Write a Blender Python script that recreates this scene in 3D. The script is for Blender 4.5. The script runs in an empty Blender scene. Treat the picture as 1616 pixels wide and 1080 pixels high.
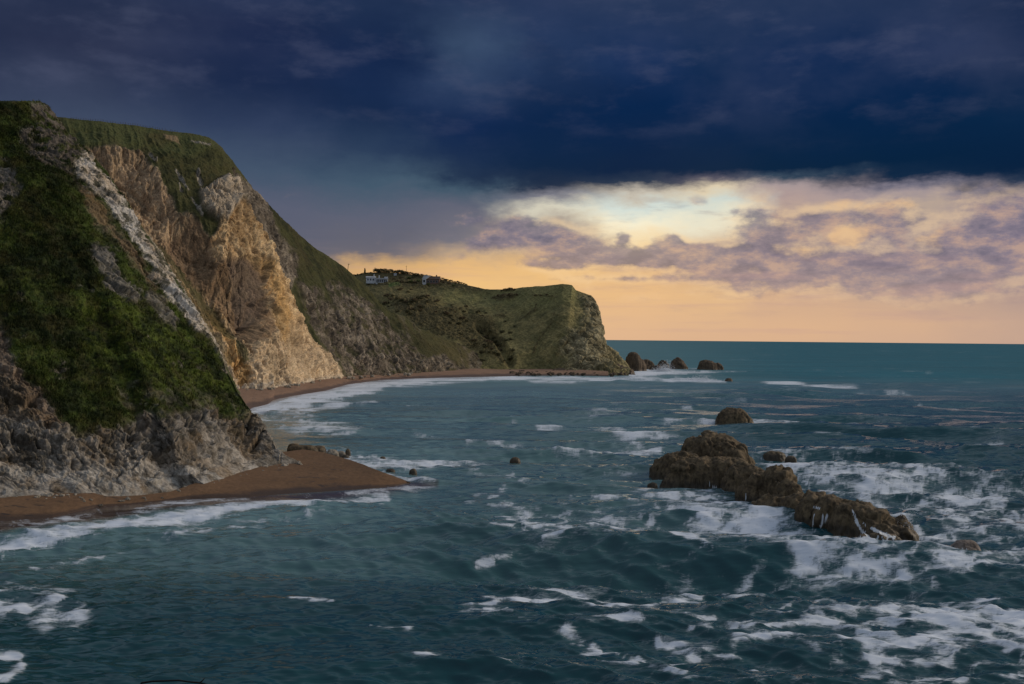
import bpy, bmesh, math, random
import numpy as np
from mathutils import Matrix, Vector
R = math.radians
SC = bpy.context.scene
COL = SC.collection
random.seed(7)
rng = np.random.default_rng(11)

# ------------------------------------------------------------------ camera
F = 1571.0          # focal length in pixels of the 1616 px wide photograph
H = 30.0            # eye height above the sea, metres
PITCH, ROLL = -0.0033, 0.00985
CAM = Matrix.Translation((0, 0, H)) @ Matrix.Rotation(math.pi/2 + PITCH, 4, 'X') @ Matrix.Rotation(ROLL, 4, 'Z')
cd = bpy.data.cameras.new('camera'); cam = bpy.data.objects.new('camera', cd); COL.objects.link(cam)
cam.matrix_world = CAM
cd.sensor_width = 36.0; cd.lens = 36.0*F/1616.0
cd.clip_start = 0.1; cd.clip_end = 200000
SC.camera = cam
RM = np.array(CAM.to_3x3())

def ray(px, py):
    px = np.asarray(px, float); py = np.asarray(py, float)
    c = np.stack([(px-808)/F, -(py-540)/F, -np.ones_like(px)], -1)
    return c @ RM.T
def P(px, py, D):
    """world point at forward distance D (metres) seen at px, py of the photograph"""
    r = ray(px, py)
    return np.array([0, 0, H]) + r/r[..., 1:2]*np.asarray(D, float)[..., None]
def G(px, py, z=0.0):
    """world point at height z seen at px, py"""
    r = ray(px, py)
    return np.array([0, 0, H]) + r*((z-H)/r[..., 2])[..., None]
def proj(w):
    v = (np.asarray(w)-np.array([0, 0, H])) @ RM
    return 808 + F*v[..., 0]/-v[..., 2], 540 - F*v[..., 1]/-v[..., 2]

# ------------------------------------------------------------------ light and exposure
SC.view_settings.view_transform = 'Standard'; SC.view_settings.look = 'None'
SC.view_settings.exposure = 0.0; SC.view_settings.gamma = 1.0
SC.view_settings.use_curve_mapping = False
SUN_AZ, SUN_EL = R(76), R(25)
sl = bpy.data.lights.new('sun', 'SUN'); so = bpy.data.objects.new('sun', sl); COL.objects.link(so)
sl.energy = 1.9; sl.angle = R(30); sl.color = (1.0, 0.84, 0.66)
sd = Vector((math.sin(SUN_AZ)*math.cos(SUN_EL), math.cos(SUN_AZ)*math.cos(SUN_EL), math.sin(SUN_EL)))
so.rotation_euler = sd.to_track_quat('Z', 'Y').to_euler(); so.location = (300, 100, 300)

# ------------------------------------------------------------------ node helpers
class E:
    """a shader socket with arithmetic"""
    def __init__(s, nt, sock): s.nt = nt; s.s = sock
    def _m(s, op, *a, clamp=False):
        n = s.nt.nodes.new('ShaderNodeMath'); n.operation = op; n.use_clamp = clamp
        for i, v in enumerate((s,)+a):
            if isinstance(v, E): s.nt.links.new(v.s, n.inputs[i])
            else: n.inputs[i].default_value = float(v)
        return E(s.nt, n.outputs[0])
    def __add__(s, o): return s._m('ADD', o)
    __radd__ = __add__
    def __sub__(s, o): return s._m('SUBTRACT', o)
    def __rsub__(s, o): return (s*-1)+o
    def __mul__(s, o): return s._m('MULTIPLY', o)
    __rmul__ = __mul__
    def __truediv__(s, o): return s._m('DIVIDE', o)
    def clamp(s): return s._m('ADD', 0.0, clamp=True)
    def ss(s, a, b):
        n = s.nt.nodes.new('ShaderNodeMapRange'); n.interpolation_type = 'SMOOTHSTEP'
        s.nt.links.new(s.s, n.inputs['Value'])
        for k, v in (('From Min', a), ('From Max', b)):
            if isinstance(v, E): s.nt.links.new(v.s, n.inputs[k])
            else: n.inputs[k].default_value = v
        return E(s.nt, n.outputs[0])
def xyz(nt, x, y, z):
    n = nt.nodes.new('ShaderNodeCombineXYZ')
    for i, v in enumerate((x, y, z)):
        if isinstance(v, E): nt.links.new(v.s, n.inputs[i])
        else: n.inputs[i].default_value = v
    return n.outputs[0]
def noise(nt, vec, scale, detail=4, rough=0.55, color=False, lac=2.0, dist=0.0, typ='FBM'):
    n = nt.nodes.new('ShaderNodeTexNoise'); n.inputs['Scale'].default_value = scale
    n.noise_type = typ
    n.inputs['Detail'].default_value = detail; n.inputs['Roughness'].default_value = rough
    n.inputs['Lacunarity'].default_value = lac; n.inputs['Distortion'].default_value = dist
    if vec is not None: nt.links.new(vec, n.inputs['Vector'])
    return n.outputs['Color'] if color else E(nt, n.outputs['Fac'])
def ramp(nt, fac, stops):
    n = nt.nodes.new('ShaderNodeValToRGB'); nt.links.new(fac.s, n.inputs[0])
    e = n.color_ramp.elements
    while len(e) > 1: e.remove(e[-1])
    for i, (p, c) in enumerate(stops):
        x = e[0] if i == 0 else e.new(p)
        x.position = p; x.color = (*c, 1)
    return n.outputs[0]
def mix(nt, f, a, b, typ='MIX'):
    n = nt.nodes.new('ShaderNodeMix'); n.data_type = 'RGBA'; n.blend_type = typ
    for k, v in ((0, f), (6, a), (7, b)):
        if isinstance(v, E): nt.links.new(v.s, n.inputs[k])
        elif isinstance(v, bpy.types.NodeSocket): nt.links.new(v, n.inputs[k])
        elif k == 0: n.inputs[k].default_value = v
        else: n.inputs[k].default_value = (*v, 1) if len(v) == 3 else v
    return n.outputs[2]
def lin(c):
    c = np.array(c, float)/255.0
    return tuple(np.where(c <= 0.04045, c/12.92, ((c+0.055)/1.055)**2.4))

# ------------------------------------------------------------------ world: evening sky under a storm cloud
W = bpy.data.worlds.new('World'); SC.world = W; W.use_nodes = True
nt = W.node_tree; nt.nodes.clear()
tc = nt.nodes.new('ShaderNodeTexCoord'); sp = nt.nodes.new('ShaderNodeSeparateXYZ')
nt.links.new(tc.outputs['Generated'], sp.inputs[0])
X, Y, Z = (E(nt, sp.outputs[i]) for i in range(3))
az = X._m('ARCTAN2', Y)
el = Z._m('MINIMUM', 0.9999)._m('ARCSINE')
def azel(px, py):
    r = ray(px, py); r = r/np.linalg.norm(r)
    return math.atan2(r[0], r[1]), math.asin(r[2])
sv = xyz(nt, az, el*2.4, 0.0)
w1 = (noise(nt, sv, 3.2, 3, .5)-0.5)
w2 = (noise(nt, sv, 11.0, 5, .6)-0.5)
sv2 = xyz(nt, az+7.3, el*1.6, 0.4)
w3 = (noise(nt, sv2, 16.0, 5, .6)-0.5)
azw = az + w3*0.10 + w2*0.03
lowband = el.ss(0.30, 0.10)*el.ss(-0.01, 0.10)
w4 = noise(nt, xyz(nt, az+3.7, el*3.0, 2.2), 38.0, 6, .65)-0.5
elw = el + (w1*0.035 + w2*0.036 + w3*0.022 + w4*0.012)*lowband
EL0, EL1 = -0.06, 0.60
ZEN = (0.33, 0.37, 0.44)
COLS = {   # px of the photo : [(py, sRGB)]
 -250: [(560,(110,100,105)),(450,(92,94,110)),(300,(80,82,104)),(150,(52,61,86)),(0,(34,45,70))],
 120:  [(560,(150,130,110)),(450,(96,98,114)),(330,(86,90,112)),(230,(68,81,104)),(150,(55,65,90)),(70,(42,50,76)),(0,(33,44,71))],
 400:  [(560,(216,170,112)),(430,(150,132,118)),(400,(94,97,114)),(330,(90,95,114)),(270,(68,84,106)),(200,(50,64,93)),(130,(30,44,76)),(40,(30,42,74)),(0,(36,49,80))],
 590:  [(560,(226,176,112)),(440,(226,176,112)),(420,(204,164,112)),(402,(104,102,112)),(340,(94,98,115)),(290,(68,89,108)),(240,(45,63,90)),(170,(25,44,78)),(90,(23,41,76)),(0,(33,49,80))],
 740:  [(560,(232,182,118)),(455,(242,194,122)),(425,(230,184,122)),(402,(186,160,132)),(380,(118,115,124)),(330,(98,101,117)),(300,(67,88,106)),(280,(35,52,78)),(200,(18,40,78)),(120,(48,66,98)),(70,(58,77,106)),(0,(40,56,88))],
 860:  [(560,(228,180,122)),(470,(238,190,124)),(430,(238,192,126)),(395,(196,164,132)),(372,(138,128,132)),(350,(176,164,150)),(328,(214,208,188)),(312,(124,124,134)),(295,(35,48,70)),(260,(18,39,68)),(180,(13,39,76)),(100,(38,58,94)),(0,(39,55,88))],
 1000: [(560,(220,172,128)),(530,(226,178,130)),(470,(236,188,128)),(420,(226,184,134)),(385,(246,216,166)),(345,(248,238,208)),(320,(212,222,214)),(302,(196,186,170)),(288,(47,59,78)),(265,(18,37,66)),(170,(10,38,76)),(90,(27,49,88)),(0,(37,54,86))],
 1120: [(560,(214,168,128)),(530,(220,174,130)),(470,(228,184,130)),(430,(214,174,132)),(395,(214,186,154)),(355,(236,228,202)),(320,(206,216,208)),(298,(222,206,176)),(284,(96,92,104)),(270,(21,40,66)),(170,(9,37,74)),(90,(20,44,80)),(0,(39,55,87))],
 1230: [(560,(210,166,130)),(520,(220,174,130)),(470,(208,168,134)),(430,(178,152,140)),(390,(174,150,140)),(350,(196,170,146)),(318,(178,156,150)),(296,(168,152,152)),(280,(57,74,92)),(266,(13,37,64)),(170,(8,37,74)),(90,(15,41,80)),(0,(36,53,85))],
 1420: [(560,(200,160,132)),(510,(210,168,132)),(470,(192,160,138)),(430,(164,146,144)),(380,(168,150,148)),(330,(184,164,148)),(310,(162,148,150)),(298,(120,116,130)),(286,(20,42,68)),(260,(8,35,64)),(160,(8,37,73)),(80,(21,43,80)),(0,(36,52,84))],
 1616: [(560,(178,146,132)),(510,(184,152,134)),(460,(160,138,136)),(410,(138,126,142)),(350,(144,132,146)),(320,(150,136,142)),(306,(118,114,128)),(293,(31,50,74)),(270,(9,33,62)),(180,(9,38,70)),(80,(20,40,74)),(0,(32,47,78))],
 1950: [(560,(160,138,128)),(480,(150,132,132)),(380,(122,117,136)),(310,(90,94,115)),(280,(16,39,66)),(180,(12,39,70)),(0,(32,47,76))],
}
fac = (elw-EL0)/(EL1-EL0)
cur = None; prev = None
for px, stops in COLS.items():
    st = []
    for py, c in stops:
        a, e = azel(px, py); st.append(((e-EL0)/(EL1-EL0), lin(c)))
    st.append(((0.44-EL0)/(EL1-EL0), tuple(np.array(lin(stops[-1][1]))*1.5)))
    st.append((1.0, ZEN))
    r_ = ramp(nt, fac, st)
    a, _ = azel(px, 400)
    cur = r_ if cur is None else mix(nt, azw.ss(prev, a), cur, r_)
    prev = a
a1, e1 = azel(1280, 480); a2, e2 = azel(1280, 298)
band = el.ss(e1-0.03, e1+0.02)*el.ss(e2+0.006, e2-0.02)
# cumulus in the bright band: soft-edged heaps whose edges are eaten by noise
pv = xyz(nt, az*1.0 + w1*0.05, el*1.9, 1.7)
puff = noise(nt, pv, 17.0, 7, .60)
puff2 = noise(nt, xyz(nt, az+3.1, el*1.6, 2.9), 46.0, 5, .6)
def gauss(px, py, rx, ry):
    a, e = azel(px, py)
    u = (az-a)*(F/rx); v = (el-e)*(F/ry)
    return (u*u+v*v)._m('MULTIPLY', -1.0)._m('EXPONENT')
def heap(lst):
    t = None
    for px, py, rx, ry, k in lst:
        g = gauss(px, py, rx, ry)*k; t = g if t is None else t+g
    return t
hp = heap([(640, 372, 90, 16, .35), (700, 350, 80, 18, .4), (815, 362, 66, 22, 1.3), (888, 392, 50, 32, 1.25), (950, 402, 40, 20, 1.25), (1010, 412, 40, 14, 1.1), (1060, 400, 64, 18, 1.5), (1065, 380, 14, 14, 1.0), (985, 378, 12, 9, 1.0), (1125, 412, 50, 17, 1.2), (770, 385, 50, 14, .9), (860, 420, 60, 10, .8), (960, 440, 90, 7, .6), (1100, 440, 90, 8, .6), (1175, 335, 34, 22, .9), (1100, 316, 20, 10, .8),
           (1200, 372, 60, 24, 1.0), (1290, 345, 60, 26, .7), (1240, 425, 110, 40, 1.0), (1400, 340, 70, 30, .6), (1380, 430, 110, 34, .85), (1520, 400, 120, 60, 1.0), (1600, 340, 70, 50, .8), (1165, 455, 30, 12, .7), (740, 405, 50, 12, .5), (1480, 455, 90, 24, .5)])
pm = band*(hp + (puff-.5)*2.6 + (puff2-.5)*.9).ss(.42, 1.05)
puff3 = noise(nt, xyz(nt, az+5.7, el*2.1, 6.3), 30.0, 7, .64)
pcol = ramp(nt, (puff3+(puff-.5)*.6), [(.36, lin((100, 98, 118))), (.5, lin((134, 123, 136))), (.66, lin((192, 160, 142)))])
cur = mix(nt, pm*0.78, cur, pcol)
rim = (hp+.25+(noise(nt, xyz(nt, az+.004, el*1.9-.016, 1.7), 17.0, 7, .60)-.5)*2.6).ss(.42, 1.05)*band
aR, _ = azel(760, 400)
cur = mix(nt, (rim-pm).clamp()*.40*az.ss(aR-.03, aR+.08), cur, lin((250, 214, 164)))
hl = heap([(1205, 305, 40, 22, .8), (1330, 320, 40, 18, .7), (1410, 325, 40, 16, .8), (1270, 400, 30, 14, .8), (1345, 375, 40, 16, .7), (1465, 380, 40, 14, .7), (1010, 470, 120, 16, .5), (1250, 470, 90, 12, .6), (900, 430, 70, 14, .5), (1330, 372, 26, 16, .6)])
pe = band*(hl + (noise(nt, xyz(nt, az+2.2, el*2.0, 4.1), 22.0, 6, .6)-.5)*2.6).ss(.45, 1.1)
cur = mix(nt, pe*0.60, cur, lin((240, 196, 142)))
aM, _ = azel(1150, 400)
wis = (noise(nt, xyz(nt, az*.8+1.2, el*4.5, 3.3), 20.0, 6, .62)).ss(.50, .70)*band*az.ss(aM-0.30, aM)
cur = mix(nt, wis*0.30, cur, lin((120, 108, 130)))
cur = mix(nt, el.ss(.10, .0)*.36, cur, lin((220, 186, 160)))
lay = noise(nt, xyz(nt, az*.7+8.0, el*9.0, 2.0), 9.0, 5, .55)
cur = mix(nt, lay.ss(.48, .70)*el.ss(.11, .05)*el.ss(-.002, .012)*.30, cur, lin((188, 152, 146)))
# soft mottling of the storm cloud
mot = noise(nt, xyz(nt, az*1.2, el*2.0, 9.0), 4.5, 5, .55)
mk = el.ss(0.17, 0.24)
cur = mix(nt, (mot.ss(.45, .75))*mk*0.20, cur, lin((92, 98, 126)))
mot2 = noise(nt, xyz(nt, az*1.0+4.0, el*2.6, 1.0), 12.0, 7, .6)
cur = mix(nt, (mot2.ss(.48, .72))*mk*0.26, cur, lin((84, 90, 116)))
cur = mix(nt, (mot.ss(.52, .28))*mk*0.35, cur, lin((14, 32, 62)))
# behind the camera: even grey-blue overcast
elc = (el-EL0)/(EL1-EL0)
back = ramp(nt, elc, [(0.0, (0.10, 0.12, 0.16)), (0.3, (0.13, 0.155, 0.21)), (1.0, ZEN)])
absaz = az._m('ABSOLUTE')
cur = mix(nt, absaz.ss(0.75, 1.5), cur, back)
sky = nt.nodes.new('ShaderNodeTexSky'); sky.sky_type = 'NISHITA'; sky.sun_disc = False
sky.sun_elevation = SUN_EL; sky.sun_rotation = SUN_AZ
bg = nt.nodes.new('ShaderNodeBackground'); bg.inputs[1].default_value = 1.0
nt.links.new(cur, bg.inputs[0])
bg2 = nt.nodes.new('ShaderNodeBackground'); bg2.inputs[1].default_value = 0.05
nt.links.new(sky.outputs[0], bg2.inputs[0])
# the clear Nishita sky only shows in the break high above and behind the storm cloud
ms = nt.nodes.new('ShaderNodeMixShader'); nt.links.new((el.ss(0.55, 0.95)*0.35).s, ms.inputs[0])
nt.links.new(bg.outputs[0], ms.inputs[1]); nt.links.new(bg2.outputs[0], ms.inputs[2])
wo = nt.nodes.new('ShaderNodeOutputWorld'); nt.links.new(ms.outputs[0], wo.inputs[0])

# ------------------------------------------------------------------ numpy noise
_g = rng.normal(size=(256, 3)).astype(np.float32); _g /= np.linalg.norm(_g, axis=1, keepdims=True)
def _h(x, y, z, s):
    h = (x.astype(np.uint32)*np.uint32(374761393) + y.astype(np.uint32)*np.uint32(668265263)
         + z.astype(np.uint32)*np.uint32(2147483647) + np.uint32(s*1013904223 & 0xffffffff))
    h = (h ^ (h >> np.uint32(13)))*np.uint32(1274126177)
    return h ^ (h >> np.uint32(16))
def perlin(p, seed=0):
    p = np.asarray(p, np.float32); i = np.floor(p); f = p-i; i = i.astype(np.int64)
    u = f*f*f*(f*(f*6-15)+10)
    out = 0
    for dx in (0, 1):
        wx = u[..., 0] if dx else 1-u[..., 0]
        for dy in (0, 1):
            wy = u[..., 1] if dy else 1-u[..., 1]
            for dz in (0, 1):
                wz = u[..., 2] if dz else 1-u[..., 2]
                g = _g[_h(i[..., 0]+dx, i[..., 1]+dy, i[..., 2]+dz, seed) & 255]
                out = out + wx*wy*wz*(g[..., 0]*(f[..., 0]-dx)+g[..., 1]*(f[..., 1]-dy)+g[..., 2]*(f[..., 2]-dz))
    return out*1.6
def fbm(p, octv=4, gain=0.5, seed=0, lac=2.03):
    a = 1; s = 0; t = 0; p = np.asarray(p, np.float32)
    for o in range(octv):
        s = s + a*perlin(p*(lac**o)+o*17.3, seed+o); t += a; a *= gain
    return s/t
def ridged(p, octv=4, gain=0.5, seed=0, lac=2.1):
    a = 1; s = 0; t = 0; w = 1
    for o in range(octv):
        n = 1-np.abs(perlin(p*(lac**o)+o*9.1, seed+o))*2.0
        n = np.clip(n, -0.2, 1); n = n*n*np.sign(n)
        s = s + a*n*w; w = np.clip(n*1.6, 0.25, 1); t += a; a *= gain
    return s/t
def worley(p, seed=0):
    """F1, F2 and a random value of the nearest cell"""
    p = np.asarray(p, np.float32); i = np.floor(p).astype(np.int64); f = p-i
    d1 = np.full(p.shape[:-1], 9., np.float32); d2 = d1.copy(); val = d1*0
    for dx in (-1, 0, 1):
        for dy in (-1, 0, 1):
            for dz in (-1, 0, 1):
                h = _h(i[..., 0]+dx, i[..., 1]+dy, i[..., 2]+dz, seed)
                qx = dx+(h & 1023)/1023.-f[..., 0]; qy = dy+((h >> 10) & 1023)/1023.-f[..., 1]; qz = dz+((h >> 20) & 1023)/1023.-f[..., 2]
                d = np.sqrt(qx*qx+qy*qy+qz*qz)
                n1 = d < d1
                val = np.where(n1, (h & 255)/255., val)
                d2 = np.where(n1, d1, np.minimum(d2, d)); d1 = np.where(n1, d, d1)
    return d1, d2, val
def facet(p, seed=0):
    """angular blocks: each Voronoi cell is a tilted plane at its own height; returns height, crack distance, cell value"""
    p = np.asarray(p, np.float32); i = np.floor(p).astype(np.int32); f = p-i
    d1 = np.full(p.shape[:-1], 9., np.float32); d2 = d1.copy(); best = np.zeros(d1.shape, np.uint32); off = np.zeros(p.shape, np.float32)
    for dx in (-1, 0, 1):
        for dy in (-1, 0, 1):
            for dz in (-1, 0, 1):
                h = _h(i[..., 0]+dx, i[..., 1]+dy, i[..., 2]+dz, seed)
                qx = f[..., 0]-dx-.15-(h & 1023)*np.float32(.7/1023); qy = f[..., 1]-dy-.15-((h >> 10) & 1023)*np.float32(.7/1023); qz = f[..., 2]-dz-.15-((h >> 20) & 1023)*np.float32(.7/1023)
                d = qx*qx+qy*qy+qz*qz
                n1 = d < d1
                d2 = np.where(n1, d1, np.minimum(d2, d)); d1 = np.where(n1, d, d1); best = np.where(n1, h, best)
                off[..., 0] = np.where(n1, qx, off[..., 0]); off[..., 1] = np.where(n1, qy, off[..., 1]); off[..., 2] = np.where(n1, qz, off[..., 2])
    g = _g[(best >> 3) & 255]; v = (best & 255)/255.
    return (v-.5)*.8+(g*off).sum(-1)*1.5, np.sqrt(d2)-np.sqrt(d1), v
def sst(x, a, b):
    t = np.clip((x-a)/(b-a), 0, 1); return t*t*(3-2*t)

# ------------------------------------------------------------------ shapes painted on land and sea, in plan
def seg_dist(px, py, pts):
    """distance to a polyline, and the parameter along it 0..1"""
    best = np.full(px.shape, 1e9); par = best*0
    pts = np.array(pts, float); L = np.r_[0, np.cumsum(np.hypot(*np.diff(pts[:, :2], axis=0).T))]
    for k in range(len(pts)-1):
        a, b = pts[k, :2], pts[k+1, :2]; d = b-a; l2 = max(d@d, 1e-9)
        t = np.clip(((px-a[0])*d[0]+(py-a[1])*d[1])/l2, 0, 1)
        q = np.hypot(px-a[0]-t*d[0], py-a[1]-t*d[1])
        m = q < best; best = np.where(m, q, best); par = np.where(m, (L[k]+t*(L[k+1]-L[k]))/L[-1], par)
    return best, par
def poly_sd(px, py, pts):
    """signed distance to a polygon, positive inside"""
    d, _ = seg_dist(px, py, list(pts)+[pts[0]])
    ins = np.zeros(px.shape, bool); n = len(pts)
    for k in range(n):
        x1, y1 = pts[k]; x2, y2 = pts[(k+1) % n]
        if y1 == y2: continue
        c = ((y1 > py) != (y2 > py)) & (px < (x2-x1)*(py-y1)/(y2-y1)+x1)
        ins ^= c
    return np.where(ins, d, -d)
def z1(pts): return [(x/3., 140+y/3.) for x, y in pts]
def z2(pts): return [(x/3., 480+y/3.) for x, y in pts]
def z3(pts): return [(300+x/2.8425, 240+y/2.8425) for x, y in pts]
def z4(pts): return [(540+x/3.513, 400+y/3.513) for x, y in pts]
def z7(pts): return [(300+x/3.513, 560+y/3.513) for x, y in pts]
def zb(pts): return [(600+x/2.693, 740+y/2.693) for x, y in pts]
def zc(pts): return [(1100+x/3.132, 800+y/3.132) for x, y in pts]

# ------------------------------------------------------------------ mesh helpers
def mesh_from(name, verts, faces, mat=None, smooth=True, attrs=None, parent=None):
    me = bpy.data.meshes.new(name)
    verts = np.asarray(verts, np.float32).reshape(-1, 3); faces = np.asarray(faces, np.int32)
    n = faces.shape[1]
    me.vertices.add(len(verts)); me.vertices.foreach_set('co', verts.ravel())
    me.loops.add(faces.size); me.loops.foreach_set('vertex_index', faces.ravel())
    me.polygons.add(len(faces)); me.polygons.foreach_set('loop_start', np.arange(0, faces.size, n, dtype=np.int32))
    me.polygons.foreach_set('loop_total', np.full(len(faces), n, np.int32))
    me.update(calc_edges=True)
    me.polygons.foreach_set('use_smooth', np.full(len(faces), smooth))
    for k, v in (attrs or {}).items():
        v = np.asarray(v, np.float32)
        if v.ndim == 2:
            a = me.attributes.new(k, 'FLOAT_COLOR', 'POINT')
            a.data.foreach_set('color', np.c_[v, np.ones(len(v), np.float32)].astype(np.float32).ravel())
        else:
            a = me.attributes.new(k, 'FLOAT', 'POINT'); a.data.foreach_set('value', v)
    if mat: me.materials.append(mat)
    o = bpy.data.objects.new(name, me); COL.objects.link(o)
    if parent: o.parent = parent
    return o
def grid_faces(nv, nu, flip=False):
    a = np.arange(nv*nu).reshape(nv, nu)
    f = np.stack([a[:-1, :-1], a[:-1, 1:], a[1:, 1:], a[1:, :-1]], -1).reshape(-1, 4)
    return f[:, ::-1] if flip else f
def tag(o, label=None, cat=None, group=None, kind=None):
    if label: o['label'] = label
    if cat: o['category'] = cat
    if group: o['group'] = group
    if kind: o['kind'] = kind
    return o
def empty(name, loc, rz=0):
    o = bpy.data.objects.new(name, None); COL.objects.link(o); o.location = loc; o.rotation_euler = (0, 0, rz); o.empty_display_size = 1
    return o
def resample(pts, n, even=True):
    pts = np.array(pts, float)
    L = np.r_[0, np.cumsum(np.hypot(*np.diff(pts[:, :2], axis=0).T))]
    t = np.linspace(0, L[-1], n)
    return np.stack([np.interp(t, L, pts[:, k]) for k in range(pts.shape[1])], -1)
def coons(bottom, top, left, right, nu, nv):
    B = resample(bottom, nu); T = resample(top, nu); Lf = resample(left, nv); Rt = resample(right, nv)
    u = np.linspace(0, 1, nu)[None, :, None]; v = np.linspace(0, 1, nv)[:, None, None]
    S = (1-v)*B[None]+v*T[None]+(1-u)*Lf[:, None]+u*Rt[:, None]
    S -= (1-u)*(1-v)*B[0]+u*(1-v)*B[-1]+(1-u)*v*T[0]+u*v*T[-1]
    return S
def normals(Wd):
    du = np.gradient(Wd, axis=1); dv = np.gradient(Wd, axis=0)
    n = np.cross(du, dv); n /= np.linalg.norm(n, axis=-1, keepdims=True)+1e-9
    return n
def lerp(a, b, t): return a + (b-a)*t
def paint(col, mask, c): return col*(1-mask[..., None])+np.array(c)*mask[..., None]

# ------------------------------------------------------------------ materials
def new_mat(name):
    m = bpy.data.materials.new(name); m.use_nodes = True; nt = m.node_tree
    return m, nt, nt.nodes['Principled BSDF']
def geo_pos(nt):
    g = nt.nodes.new('ShaderNodeNewGeometry'); return g.outputs['Position']
def attr(nt, name, col=False):
    a = nt.nodes.new('ShaderNodeAttribute'); a.attribute_name = name
    return a.outputs['Color'] if col else E(nt, a.outputs['Fac'])
def bump(nt, h, strength, dist, norm=None):
    b = nt.nodes.new('ShaderNodeBump'); b.inputs['Strength'].default_value = strength; b.inputs['Distance'].default_value = dist
    nt.links.new(h.s, b.inputs['Height'])
    if norm: nt.links.new(norm, b.inputs['Normal'])
    return b.outputs[0]
def land_mat(name, s=1.0):
    """rock, soil and turf: base colour from the surface's own colour map, broken up by fine noise"""
    m, nt, b = new_mat(name); p = geo_pos(nt)
    a = attr(nt, 'tint', True); g = attr(nt, 'grass')
    n1 = noise(nt, p, 1.3*s, 8, .7); n2 = noise(nt, p, 0.28*s, 5, .6)
    k = n1.ss(.25, .75)*0.9+0.42 + (n2-0.5)*0.9
    v = nt.nodes.new('ShaderNodeVectorMath'); v.operation = 'SCALE'
    nt.links.new(a, v.inputs[0]); nt.links.new(k.s, v.inputs[3])
    hue = mix(nt, (n2.ss(.45, .75))*g*0.6, v.outputs[0], (0.055, 0.045, 0.016))
    nt.links.new(hue, b.inputs['Base Color'])
    b.inputs['Roughness'].default_value = 0.95; b.inputs['Specular IOR Level'].default_value = 0.2
    nb = noise(nt, p, 2.2*s, 8, .75)
    nt.links.new(bump(nt, nb, 0.8, 0.20/s), b.inputs['Normal'])
    return m
M_near = land_mat('turf_and_limestone', 1.0)
M_mid = land_mat('chalk_cliff_face', 0.85)
M_far = land_mat('distant_turf_and_rock', 0.35)
def simple(name, c, rough=.8, ns=2.0, var=.5, spec=.3, bmp=0.0):
    m, nt, b = new_mat(name); p = geo_pos(nt)
    n = noise(nt, p, ns, 6, .6)
    col = mix(nt, n.ss(.3, .7), tuple(np.array(c)*(1-var)), tuple(np.minimum(1, np.array(c)*(1+var*.6))))
    nt.links.new(col, b.inputs['Base Color']); b.inputs['Roughness'].default_value = rough
    b.inputs['Specular IOR Level'].default_value = spec
    if bmp: nt.links.new(bump(nt, n, 0.7, bmp), b.inputs['Normal'])
    return m

# ------------------------------------------------------------------ near cliff (left foreground)
def crag(p, s, seed, axis=(.6, 0.0, -.8), stretch=2.2, mask=None):
    """blocky, fractured relief: p in metres, s = size of the largest blocks, axis = the way the beds run"""
    shp = p.shape[:-1]; P_ = np.asarray(p, np.float32).reshape(-1, 3)
    if mask is not None:
        sel = mask.ravel() > .01; P_ = P_[sel]
    a = np.array(axis, np.float32); a /= np.linalg.norm(a)
    al = P_ @ a; q = (P_-al[:, None]*a[None]*(1-1/stretch))/s
    w = np.stack([perlin(q*.9, seed), perlin(q*.9+31, seed+3), perlin(q*.9+77, seed+5)], -1)
    w2 = np.stack([perlin(q*4+11, seed+7), perlin(q*4+51, seed+8), perlin(q*4+97, seed+9)], -1)
    q = q+w*.20+w2*.05
    h1, c1, v1 = facet(q, seed+1); h2, c2, v2 = facet(q*2.5+5, seed+2); h3, c3, v3 = facet(q*6.1+9, seed+4)
    out = h1*.9-np.exp(-c1*10)*.5+h2*.48-np.exp(-c2*9)*.26+h3*.2-np.exp(-c3*8)*.09+.18+fbm(q*1.3, 4, .6, seed=seed+6)*.28
    vv = (v1*.5+v2*.9+v3*.6)/2.0
    if mask is not None:
        o = np.zeros(sel.shape, np.float32); o[sel] = out; v_ = np.full(sel.shape, .5, np.float32); v_[sel] = vv
        return o.reshape(shp), v_.reshape(shp)
    return out.reshape(shp), vv.reshape(shp)

SPIT_W = [(-260, 830), (-60, 825), (0, 822), (83, 817), (150, 801), (215, 795), (300, 787), (394, 785), (442, 780), (528, 775), (585, 771), (625, 767), (648, 762)]
SPIT_L = [(-260, 798), (-60, 790), (0, 786), (50, 781), (117, 779), (167, 788), (213, 786), (263, 781), (323, 764), (383, 744), (443, 731), (478, 727), (510, 730), (560, 740), (607, 752), (646, 761)]
def shore_z(water, land, nu, zt):
    wl = np.array(resample(water, nu)); ll = np.array(resample(land, nu))
    A = G(wl[:, 0], wl[:, 1], 0.0)
    l0 = G(ll[:, 0], ll[:, 1], 0.0)[:, 1]; dl = H*F/l0; dw = H*F/A[:, 1]
    z_ = np.clip((H/dl-H/dw)/(1/dl+4.5/F), .12, zt)          # no steeper than a beach can lie
    return wl, ll, A, np.convolve(np.pad(z_, 12, 'edge'), np.ones(25)/25, 'valid')

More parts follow.
